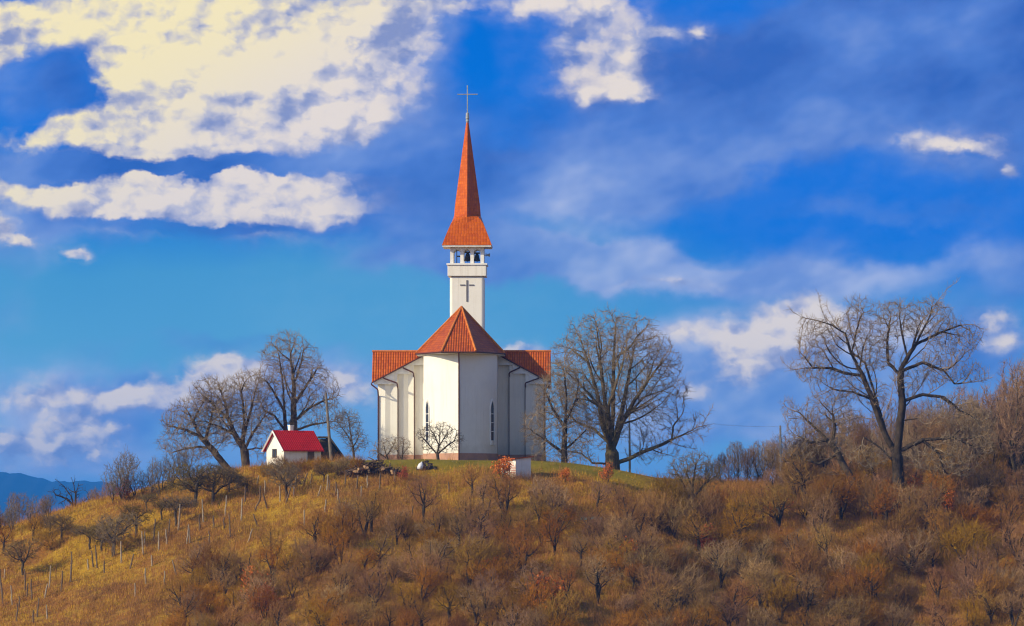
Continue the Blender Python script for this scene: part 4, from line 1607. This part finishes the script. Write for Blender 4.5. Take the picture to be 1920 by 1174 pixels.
# orchard on the left slope: feet read from the photo
G_OR = 'fruit trees on the left slope'
orch = [
    (365, 950, 84, 'fruit tree with dark dense crown below the leaning bare tree'),
    (398, 947, 74, 'fruit tree with olive crown second in line below the leaning bare tree'),
    (430, 922, 44, 'little fruit tree at the upper end of the orchard row near the hut'),
    (330, 987, 62, 'vase shaped fruit tree in the middle of the sunny orchard slope'),
    (255, 1007, 62, 'fruit tree with wide forked crown left of the first tall vineyard stake'),
    (213, 1043, 78, 'slender tall stemmed fruit tree on the open left slope'),
    (190, 1034, 48, 'rounded fruit tree of the close pair, right one'),
    (168, 1030, 50, 'rounded fruit tree of the close pair, left one'),
    (116, 1012, 46, 'fruit tree on the slope directly below the black dead tree'),
    (94, 1005, 40, 'small fruit tree left below the black dead tree'),
    (42, 1078, 62, 'lone fruit tree near the left edge above the pale stakes'),
    (303, 975, 40, 'short fruit tree with grey stem in the bright grass of the orchard'),
    (462, 925, 34, 'very small fruit tree standing in front of the spreading many limbed tree'),
    (537, 935, 66, 'young bare fruit tree in front of the white hut gable'),
    (607, 905, 36, 'little fruit tree before the shaded long wall of the hut'),
    (275, 958, 36, 'small fruit tree at the ridge among the grey thicket'),
]
for i, (px, py, hp, lab) in enumerate(orch):
    put(ORCH, i, px, py, hp * 1.2, lab, 'tree', G_OR, 3.5)
# middle slope
mid = [
    (697, 998, 78, 'bare tree with rounded violet brown crown on the slope below the firewood heap'),
    (795, 982, 92, 'tall vase shaped bare tree on the slope below the sapling and the apse'),
    (820, 1005, 60, 'low bare tree right behind the vase shaped tree in mid slope'),
    (885, 935, 66, 'thin bare tree just below the church lawn'),
    (745, 1022, 72, 'grey bare tree in the middle of the brown slope'),
    (640, 1130, 86, 'dark bare tree low in the thicket left of the middle'),
    (710, 1085, 90, 'olive bare tree in the lower middle thicket'),
    (895, 1065, 96, 'dark forked bare tree standing in the golden clearing'),
    (980, 1080, 108, 'largest dark bare tree of the central thicket, trunk bent'),
    (1120, 965, 66, 'bare tree at the edge of the shadowed lawn below the round tree'),
    (1160, 960, 58, 'bushy bare tree right of the green sheet'),
    (1010, 985, 70, 'broad bare tree directly below the brick outbuilding'),
]
for i, (px, py, hp, lab) in enumerate(mid):
    put(SMALLT, i, px, py, hp, lab, 'tree', 'bare trees on the middle slope', 4.8)

# woodland behind on the right, and the thin row beside the pole
woods = [(1350, 918, 72), (1385, 918, 88), (1415, 920, 96), (1440, 922, 90), (1368, 914, 66), (1400, 918, 76), (1330, 915, 56), (1428, 920, 84), (1455, 922, 100), (1478, 924, 104),
         (1490, 925, 120), (1525, 930, 140), (1560, 930, 150), (1595, 935, 160), (1630, 935, 165), (1660, 935, 172), (1700, 938, 176), (1735, 938, 180), (1765, 940, 190), (1800, 940, 196),
         (1830, 942, 205), (1855, 942, 196), (1880, 942, 228), (1905, 942, 244), (1930, 944, 262), (1960, 944, 262),
         (1545, 930, 120), (1612, 934, 130), (1680, 936, 150), (1750, 938, 160), (1815, 940, 178), (1890, 940, 205), (1870, 940, 150), (1790, 938, 150), (1720, 938, 140), (1645, 935, 130), (1580, 934, 120), (1845, 942, 150), (1915, 944, 190)] + [(1480 + i * 16.5, 936, (112 + i * 3.6) * (0.78 + 0.22 * ((i * 37) % 10) / 10)) for i in range(30)]
for i, (px, py, hp) in enumerate(woods):
    Y = 6 + (i * 7 % 23) if px > 1450 else 8 + (i * 5 % 12)
    k = S * (Y + DCAM) / DCAM
    x = (px - 960) * k
    z = hz1(x, Y)
    top = ZC + (YH - (py - hp)) * k
    h = top - z
    s = h / 11.4
    lab = 'brown bare woodland tree in the dense wood at the right edge' if px > 1470 else 'pale bare tree in the thin row left of the concrete pole'
    grp = 'trees of the wood at the right edge' if px > 1470 else 'thin row of trees left of the concrete pole'
    place(WOOD[i % 4], (x, Y, z - 0.1), s * (1.0 if px < 1470 else 0.95), random.uniform(0, 6.28), lab, 'tree', grp, s)

for i in range(26):
    px, Y = 1475 + i * 19 + random.uniform(-8, 8), random.uniform(1, 16)
    x = (px - 960) * S * (Y + DCAM) / DCAM
    place(SHRUB[i % 8], (x, Y, hz1(x, Y) - 0.1), random.uniform(1.1, 1.5), random.uniform(0, 6.28), 'brown bare bush growing between the trunks of the wood on the right', 'shrub', 'bushes between the trunks of the wood', random.uniform(0.9, 1.5))

for i in range(13):
    px = 500 + i * 15 + random.uniform(-6, 6)
    p = ground_at(px, random.uniform(884, 896))
    place(SHRUB[i % 8], p - Vector((0, 0, 0.1)), random.uniform(0.42, 0.62), random.uniform(0, 6.28), 'knee high brown bush in the brushwood strip below the hut and the shed', 'shrub', 'low bushes below the hut', random.uniform(0.35, 0.6))

# grey thicket on the left ridge
for i, (px, py, hp, lab) in enumerate([
        (228, 938, 82, 'tall pale bare ridge shrub with rusty leaves at its foot'), (250, 935, 70, 'pale bare ridge shrub second from the left of the thicket'),
        (285, 925, 62, 'grey bare ridge shrub in the middle of the thicket'), (305, 920, 58, 'grey bare ridge shrub beside the leaning tree'),
        (268, 932, 54, 'low grey bare shrub filling the ridge thicket'), (212, 942, 66, 'leftmost bare shrub of the ridge thicket'), (240, 930, 78, 'upright pale bare shrub of the ridge thicket with long straight twigs'),
        (325, 915, 84, 'tallest shrub of the ridge thicket under the leaning tree'), (345, 912, 76, 'dense bare shrub between the thicket and the leaning tree'), (298, 930, 60, 'bare shrub on the sunny side of the ridge thicket'),
        (20, 1000, 62, 'bare ridge shrub at the left edge of the hill, first of three'), (58, 990, 56, 'bare ridge shrub at the left edge of the hill, second of three'), (92, 980, 50, 'bare ridge shrub just left of the black dead tree')]):
    put(PALE, i, px, py, hp * 1.08, lab, 'shrub', 'grey thicket on the left ridge', 4.6, wide=1.0)
for i, (px, hp) in enumerate([(-10, 52), (30, 60), (62, 48), (85, 40), (180, 36), (200, 40), (12, 40)]):
    Y = 14 + 5 * (i % 3)
    k = S * (Y + DCAM) / DCAM
    x = (px - 960) * k
    z = hz1(x, Y)
    crest = float(np.interp((px - 960) * S, _CX, _CZ))
    h = crest + hp * S - z
    place(WOOD[i % 4], (x, Y, z), h / 11.4 * 1.1, i * 1.3, 'faint violet grey bare tree below the ridge in front of the mountains', 'tree', 'trees below the left ridge', h / 11.4)

# orange leaved shrubs
for i, (px, py, hp, lab) in enumerate([
        (943, 905, 42, 'bright orange shrub against the brick outbuilding'), (1320, 1035, 42, 'rust red shrub in the brush right of the dark bushy tree'),
        (1060, 905, 24, 'small orange shrub at the foot of the slim dark trunked tree'), (1175, 1075, 50, 'glowing orange shrub in the lower middle thicket'),
        (1022, 1155, 70, 'tall orange leaved shrub at the bottom of the middle'), (1785, 968, 40, 'orange shrub right of the tall forked tree trunk'),
        (1765, 960, 36, 'smaller orange shrub of the pair beside the tall forked tree'), (1715, 950, 46, 'orange sapling close to the trunk of the tall forked tree'),
        (475, 1135, 62, 'dull orange shrub in the lower left thicket'), (500, 1150, 46, 'rusty low shrub in the lower left thicket'),
        (232, 935, 32, 'rust red bush at the foot of the pale ridge shrubs'), (1140, 905, 30, 'orange brown bush right at the foot of the broad round tree'), (755, 900, 22, 'low rusty bush below the sapling at the church wing'),
        (1275, 1060, 30, 'yellow orange sapling low in the brush below the rust red shrub'), (920, 1085, 36, 'faded orange shrub below the golden clearing'), (1480, 958, 26, 'reddish shrub on the brush slope below the concrete pole')]):
    j = 0 if ('rust' in lab or 'red' in lab) and 'orange' not in lab else 1 + i % 2
    put(ORANGE, j, px, py, hp * 1.15, lab, 'shrub', 'shrubs still in orange leaf', 2.3, wide=0.9)

# thicket: individual shrubs
zones = [
    # name, px range, py range, count, height px range, label
    ((1250, 1960), (928, 985), 52, (44, 84), 'brown bare shrub in the upper band of brush under the wood on the right', 'upper brush band on the right'),
    ((1200, 1970), (985, 1235), 108, (46, 90), 'brown bare shrub in the dense brush of the lower right slope', 'brush of the lower right slope'),
    ((860, 1230), (950, 1235), 56, (40, 84), 'greyish bare shrub in the thicket below the church', 'thicket below the church'),
    ((570, 870), (1005, 1235), 44, (40, 78), 'bare shrub in the brown thicket left of centre below the firewood heap', 'thicket left of centre'),
    ((330, 590), (1075, 1235), 36, (42, 74), 'bare shrub in the lower left thicket at the foot of the vineyard', 'thicket at the foot of the vineyard'),
    ((-20, 110), (1000, 1040), 4, (34, 46), 'low reddish shrub at the left edge of the slope', 'shrubs at the left edge'),
]
for (x0, x1), (y0, y1), n, (h0, h1), lab, grp in zones:
    got = []
    tries = 0
    while len(got) < n and tries < n * 40:
        tries += 1
        px, py = random.uniform(x0, x1), random.uniform(y0, y1)
        if 1040 < px < 1430 and py < 962:
            continue
        p = ground_at(px, py)
        dmin = 1.7
        if any((p - q).xy.length < dmin for q in got):
            continue
        got.append(p)
        k = S * (p.y + DCAM) / DCAM
        s = random.uniform(h0, h1) * k / 3.4
        if random.random() < 0.62:
            t_ = random.choice(SMALLT)
            s *= 0.82
        else:
            t_ = SHRUB[random.randrange(8)]
        place(t_, p - Vector((0, 0, 0.05)), s * random.uniform(0.95, 1.45), random.uniform(0, 6.28), lab.replace('shrub', 'young tree') if t_ in SMALLT else lab, 'tree' if t_ in SMALLT else 'shrub', grp, s)

for i, (px, py, hp) in enumerate([(1660, 1000, 92), (1702, 1006, 100), (1640, 985, 80), (1735, 992, 90), (1682, 985, 76)]):
    put(SMALLT, i, px, py, hp, 'brown bare bush screening the foot of the tall forked tree', 'shrub', 'bushes at the foot of the tall forked tree', 4.7, wide=1.1)


# ------------------------------------------------------------------ vineyard stakes
def stake_mesh(seed, h=1.9):
    rng = random.Random(seed)
    mb = MB()
    pts = [(0, 0, -0.3)] + [(rng.uniform(-.04, .04), rng.uniform(-.04, .04), h * t) for t in (0.3, 0.65)] + [(rng.uniform(-.05, .05), 0, h)]
    mb.tube(pts, [0.085, 0.08, 0.072, 0.055], 7)
    me = bpy.data.meshes.new('vineyard_stake')
    me.from_pydata(mb.v, [], mb.f)
    return me


SM = []
for i in range(6):
    me = stake_mesh(i)
    me.materials.append(M['stake'] if i % 2 else M['stake2'])
    SM.append(me)
st6 = [(15, 940, 200), (25, 800, 60), (70, 945, 110), (95, 1035, 100), (140, 860, 120), (178, 918, 120), (150, 900, 80), (210, 1012, 110), (252, 906, 85), (277, 852, 130), (345, 870, 120), (398, 812, 170), (498, 745, 60),
       (545, 735, 130), (525, 730, 90), (587, 765, 70), (640, 672, 130), (683, 705, 120), (732, 742, 90), (805, 660, 130), (815, 612, 85), (865, 588, 130), (855, 725, 60), (892, 640, 110), (937, 602, 85), (950, 545, 85), (1003, 525, 150),
       (1050, 600, 110), (1066, 592, 80), (1122, 525, 90), (1143, 478, 130), (1200, 512, 70), (1268, 445, 120), (1297, 560, 130), (1357, 472, 130), (1378, 362, 90), (1437, 412, 80), (1445, 268, 55), (1462, 362, 90), (1492, 322, 80),
       (1502, 402, 90), (1576, 362, 100), (1607, 372, 120), (1660, 292, 70), (1654, 335, 60), (1700, 285, 90), (1750, 262, 55), (1260, 512, 60), (820, 825, 90), (927, 832, 80), (990, 775, 90), (266, 1022, 80), (187, 1042, 70), (110, 962, 70),
       (1448, 498, 70), (1712, 498, 90), (1790, 330, 60), (1850, 300, 60), (1900, 360, 70), (1395, 590, 80), (1180, 600, 70), (760, 900, 80)]
st7 = [(207, 292, 80), (265, 285, 70), (333, 302, 100), (232, 345, 70), (310, 215, 45), (725, 310, 60), (518, 445, 60), (90, 330, 80), (40, 300, 90), (140, 270, 60), (420, 250, 55), (110, 420, 80), (30, 420, 70)]
stakes = [(x / 3.0, 820 + y / 3.0, h / 3.0) for x, y, h in st6] + [(600 + x / 3.0, 820 + y / 3.0, h / 3.0) for x, y, h in st7]
for i, (px, py, hp) in enumerate(stakes):
    p = ground_at(px, py)
    k = S * (p.y + DCAM) / DCAM
    s = hp * k / 1.9
    j = random.randrange(6)
    o = link('vineyard_stake', SM[j], None)
    o.location = p
    big = random.random() < 0.16
    o.rotation_euler = (random.uniform(-.08, .08), random.uniform(-.09, .09) + (random.choice((-.3, .3)) if big else 0), random.uniform(0, 6))
    if abs(px - 566.7) < 1 and abs(py - 915) < 2:
        o.rotation_euler = (0, 0.35, 0)
        lab = 'strongly tilted pale stake in the grass in front of the hut'
    elif px < 120:
        lab = 'weathered wooden stake in the lowest rows of the vineyard at the left edge'
    elif px < 330:
        lab = 'weathered wooden stake among the fruit trees of the left slope'
    elif px < 480:
        lab = 'weathered wooden stake on the sunny slope below the group of bare trees'
    elif px < 600:
        lab = 'weathered wooden stake on the slope below the red roofed hut'
    else:
        lab = 'weathered wooden stake on the slope below the firewood heap'
    o.scale = (1.0, 1.0, s) if s < 1.4 else (1.15, 1.15, s)
    tag(o, lab, 'stake', 'vineyard stakes on the slope')


# ------------------------------------------------------------------ small things by the church
def build_heaps():
    rng = np.random.default_rng(5)
    p = ground_at(702, 888)
    mb = MB()
    for i in range(170):
        t = rng.uniform(-1, 1)
        hgt = (1 - abs(t + 0.1) ** 1.6) * 1.35
        c = np.array([t * 2.6, rng.uniform(-0.9, 0.9), rng.uniform(0, max(hgt, 0.15))])
        a = rng.uniform(0, 6.28)
        d = np.array([math.cos(a), math.sin(a) * 0.8, rng.normal(0.15, 0.45)]) * rng.uniform(0.25, 0.75)
        r = rng.uniform(0.035, 0.11)
        mb.tube([tuple(c - d), tuple(c + d * 0.1 + rng.normal(0, 0.06, 3)), tuple(c + d)], [r, r * .9, r * .7], 6)
    o = mb.build('brushwood', M['log'])
    o.location = (p.x, p.y, p.z)
    tag(o, 'dark heap of tangled brushwood and firewood left of the church', 'firewood heap', kind='stuff')
    for i in range(9):
        lg = MB()
        x, z = rng.uniform(-2.2, 2.2), rng.uniform(0.2, 0.9)
        lg.tube([(0, -0.45, 0), (0, 0.45, 0.03)], 0.13, 9)
        l_ = lg.build('log', M['logend'])
        l_.location = (p.x + x, p.y - 1.0 - rng.uniform(0, 0.3), p.z + z * (1 - abs(x) / 3.2))
        l_.rotation_euler = (rng.uniform(-.2, .2), rng.uniform(-.2, .2), rng.uniform(-.7, .7))
        tag(l_, 'pale sawn log end on the front of the brushwood heap', 'log', 'sawn logs on the brushwood heap')
    # earth and rubble mound with a white sack
    p = ground_at(800, 880)
    mb = MB()
    for i in range(60):
        t = rng.uniform(-1, 1)
        c = np.array([t * 0.95, rng.uniform(-.4, .4), rng.uniform(0, (1 - t * t) * 0.75 + 0.05)])
        s = rng.uniform(0.09, 0.2)
        i0 = len(mb.v)
        pts = []
        for a in range(6):
            for q in (-1, 1):
                an = a * math.pi / 3 + q * 0.25
                rr = s * rng.uniform(0.7, 1.2)
                pts.append(tuple(c + np.array([math.cos(an) * rr, math.sin(an) * rr, q * s * 0.55])))
        mb.v += pts
        for a in range(6):
            b = (a + 1) % 6
            mb.f.append((i0 + 2 * a, i0 + 2 * b, i0 + 2 * b + 1, i0 + 2 * a + 1))
        mb.f.append(tuple(i0 + 2 * a + 1 for a in range(6)))
    o = mb.build('rubble', M['rock'])
    o.location = p
    tag(o, 'brown rubble mound on the lawn in front of the apse', 'rubble', kind='stuff')
    sk = MB()
    prof = [(0.02, 0), (0.30, 0.02), (0.36, 0.25), (0.30, 0.55), (0.14, 0.72), (0.06, 0.76), (0.09, 0.84), (0.01, 0.85)]
    sk.lathe(prof, 0, 0, 12)
    s = sk.build('sack', M['sack'], smooth=True)
    s.location = (p.x - 0.72, p.y - 0.55, p.z - 0.02)
    s.rotation_euler = (0.1, 0.35, 0)
    s.scale = (0.8, 0.8, 0.95)
    tag(s, 'white sack leaning on the rubble mound before the apse', 'sack')
    # green sheet
    p = ground_at(1108, 990)
    g = MB()
    n = 9
    for i in range(n - 1):
        x0, x1 = -1.0 + 2.0 * i / (n - 1), -1.0 + 2.0 * (i + 1) / (n - 1)
        z0, z1 = 0.35 + 0.05 * (i % 2), 0.35 + 0.05 * ((i + 1) % 2)
        g.prism([(x0, -0.5), (x1, -0.5), (x1, 0.7), (x0, 0.7)], [z0, z1, z1 + 0.25, z0 + 0.25], 0, [z0 + 0.03, z1 + 0.03, z1 + 0.28, z0 + 0.28])
    o = g.build('corrugated_sheet', M['greensheet'])
    o.location = p + Vector((0, 0, 0.4))
    tag(o, 'green corrugated sheet lying among the shrubs below the round tree', 'sheet')


build_heaps()


# ------------------------------------------------------------------ ground cover
def scatter_blades(name, n, x0, x1, y0, y1, h, w, m, label, cat, seed, dens=None, spread=0.35, clump=6):
    rng = np.random.default_rng(seed)
    nc = n // clump
    X = rng.uniform(x0, x1, nc)
    Y = rng.uniform(y0, y1, nc)
    if dens is not None:
        keep = rng.uniform(0, 1, nc) < dens(X, Y)
        X, Y = X[keep], Y[keep]
    X = np.repeat(X, clump) + rng.normal(0, 0.18, len(X) * clump)
    Y = np.repeat(Y, clump) + rng.normal(0, 0.18, len(Y) * clump)
    Z = hz(X, Y)
    k = len(X)
    hh = rng.uniform(0.45, 1.0, k) * h
    ang = rng.uniform(0, 2 * math.pi, k)
    lx, ly = rng.normal(0, spread, k) * hh, rng.normal(0, spread, k) * hh
    ww = w * rng.uniform(0.6, 1.2, k)
    A = np.stack([X - np.cos(ang) * ww, Y - np.sin(ang) * ww, Z - 0.04], -1)
    B = np.stack([X + np.cos(ang) * ww, Y + np.sin(ang) * ww, Z - 0.04], -1)
    Cc = np.stack([X + lx, Y + ly, Z + hh], -1)
    V = np.stack([A, B, Cc], 1).reshape(-1, 3)
    F = np.arange(len(V)).reshape(-1, 3)
    o = link(name, raw_mesh(name, V, F), m)
    tag(o, label, cat, kind='stuff')


def d_grass(X, Y):
    lawn = sst(X, -20, -14) * (1 - sst(X, 16, 24)) * sst(Y, -24, -18)
    return 1 - 0.97 * lawn


def d_brush(X, Y):
    px = X / S + 960
    b = 0.20 + 0.42 * sst(X, -46, -32) * sst(-Y, 8, 14) + 0.6 * sst(X, -24, 6) + 0.25 * sst(-Y, 26, 50)
    b = b * (0.35 + 0.75 * sst(np.sin(X * 0.33 + 2 * np.sin(Y * 0.21)) + np.sin(Y * 0.37 + 1.5 * np.sin(X * 0.17)), -0.9, 0.7)) + 0.3 * sst(X, 18, 30)
    return np.clip(b, 0, 1) * (1 - 0.99 * sst(X, -22, -14) * (1 - sst(X, 14, 22)) * sst(Y, -26, -19))


scatter_blades('dry_grass', 260000, -58, 58, -78, 4, 0.42, 0.022, M['grass'], 'golden dry grass covering the whole hillside', 'grass', 31, d_grass)
scatter_blades('undergrowth', 520000, -58, 62, -82, 16, 1.15, 0.013, M['brush'], 'brown twiggy undergrowth between the shrubs', 'undergrowth', 32, d_brush, 0.35, 10)


# ------------------------------------------------------------------ haze that turns the far range blue
def build_haze():
    m = bpy.data.materials.new('blue_haze')
    m.use_nodes = True
    g = NT(m.node_tree)
    g.n.clear()
    out = g.node('ShaderNodeOutputMaterial')
    pv = g.node('ShaderNodeVolumePrincipled')
    pv.inputs['Color'].default_value = (0.03, 0.34, 1.0, 1)
    pv.inputs['Density'].default_value = 0.000075
    g.l.new(pv.outputs[0], out.inputs['Volume'])
    mb = MB()
    b = 19000
    mb.box(-b, b, -b, b, -60, 190)
    o = mb.build('haze', m)
    tag(o, kind='stuff')


build_haze()
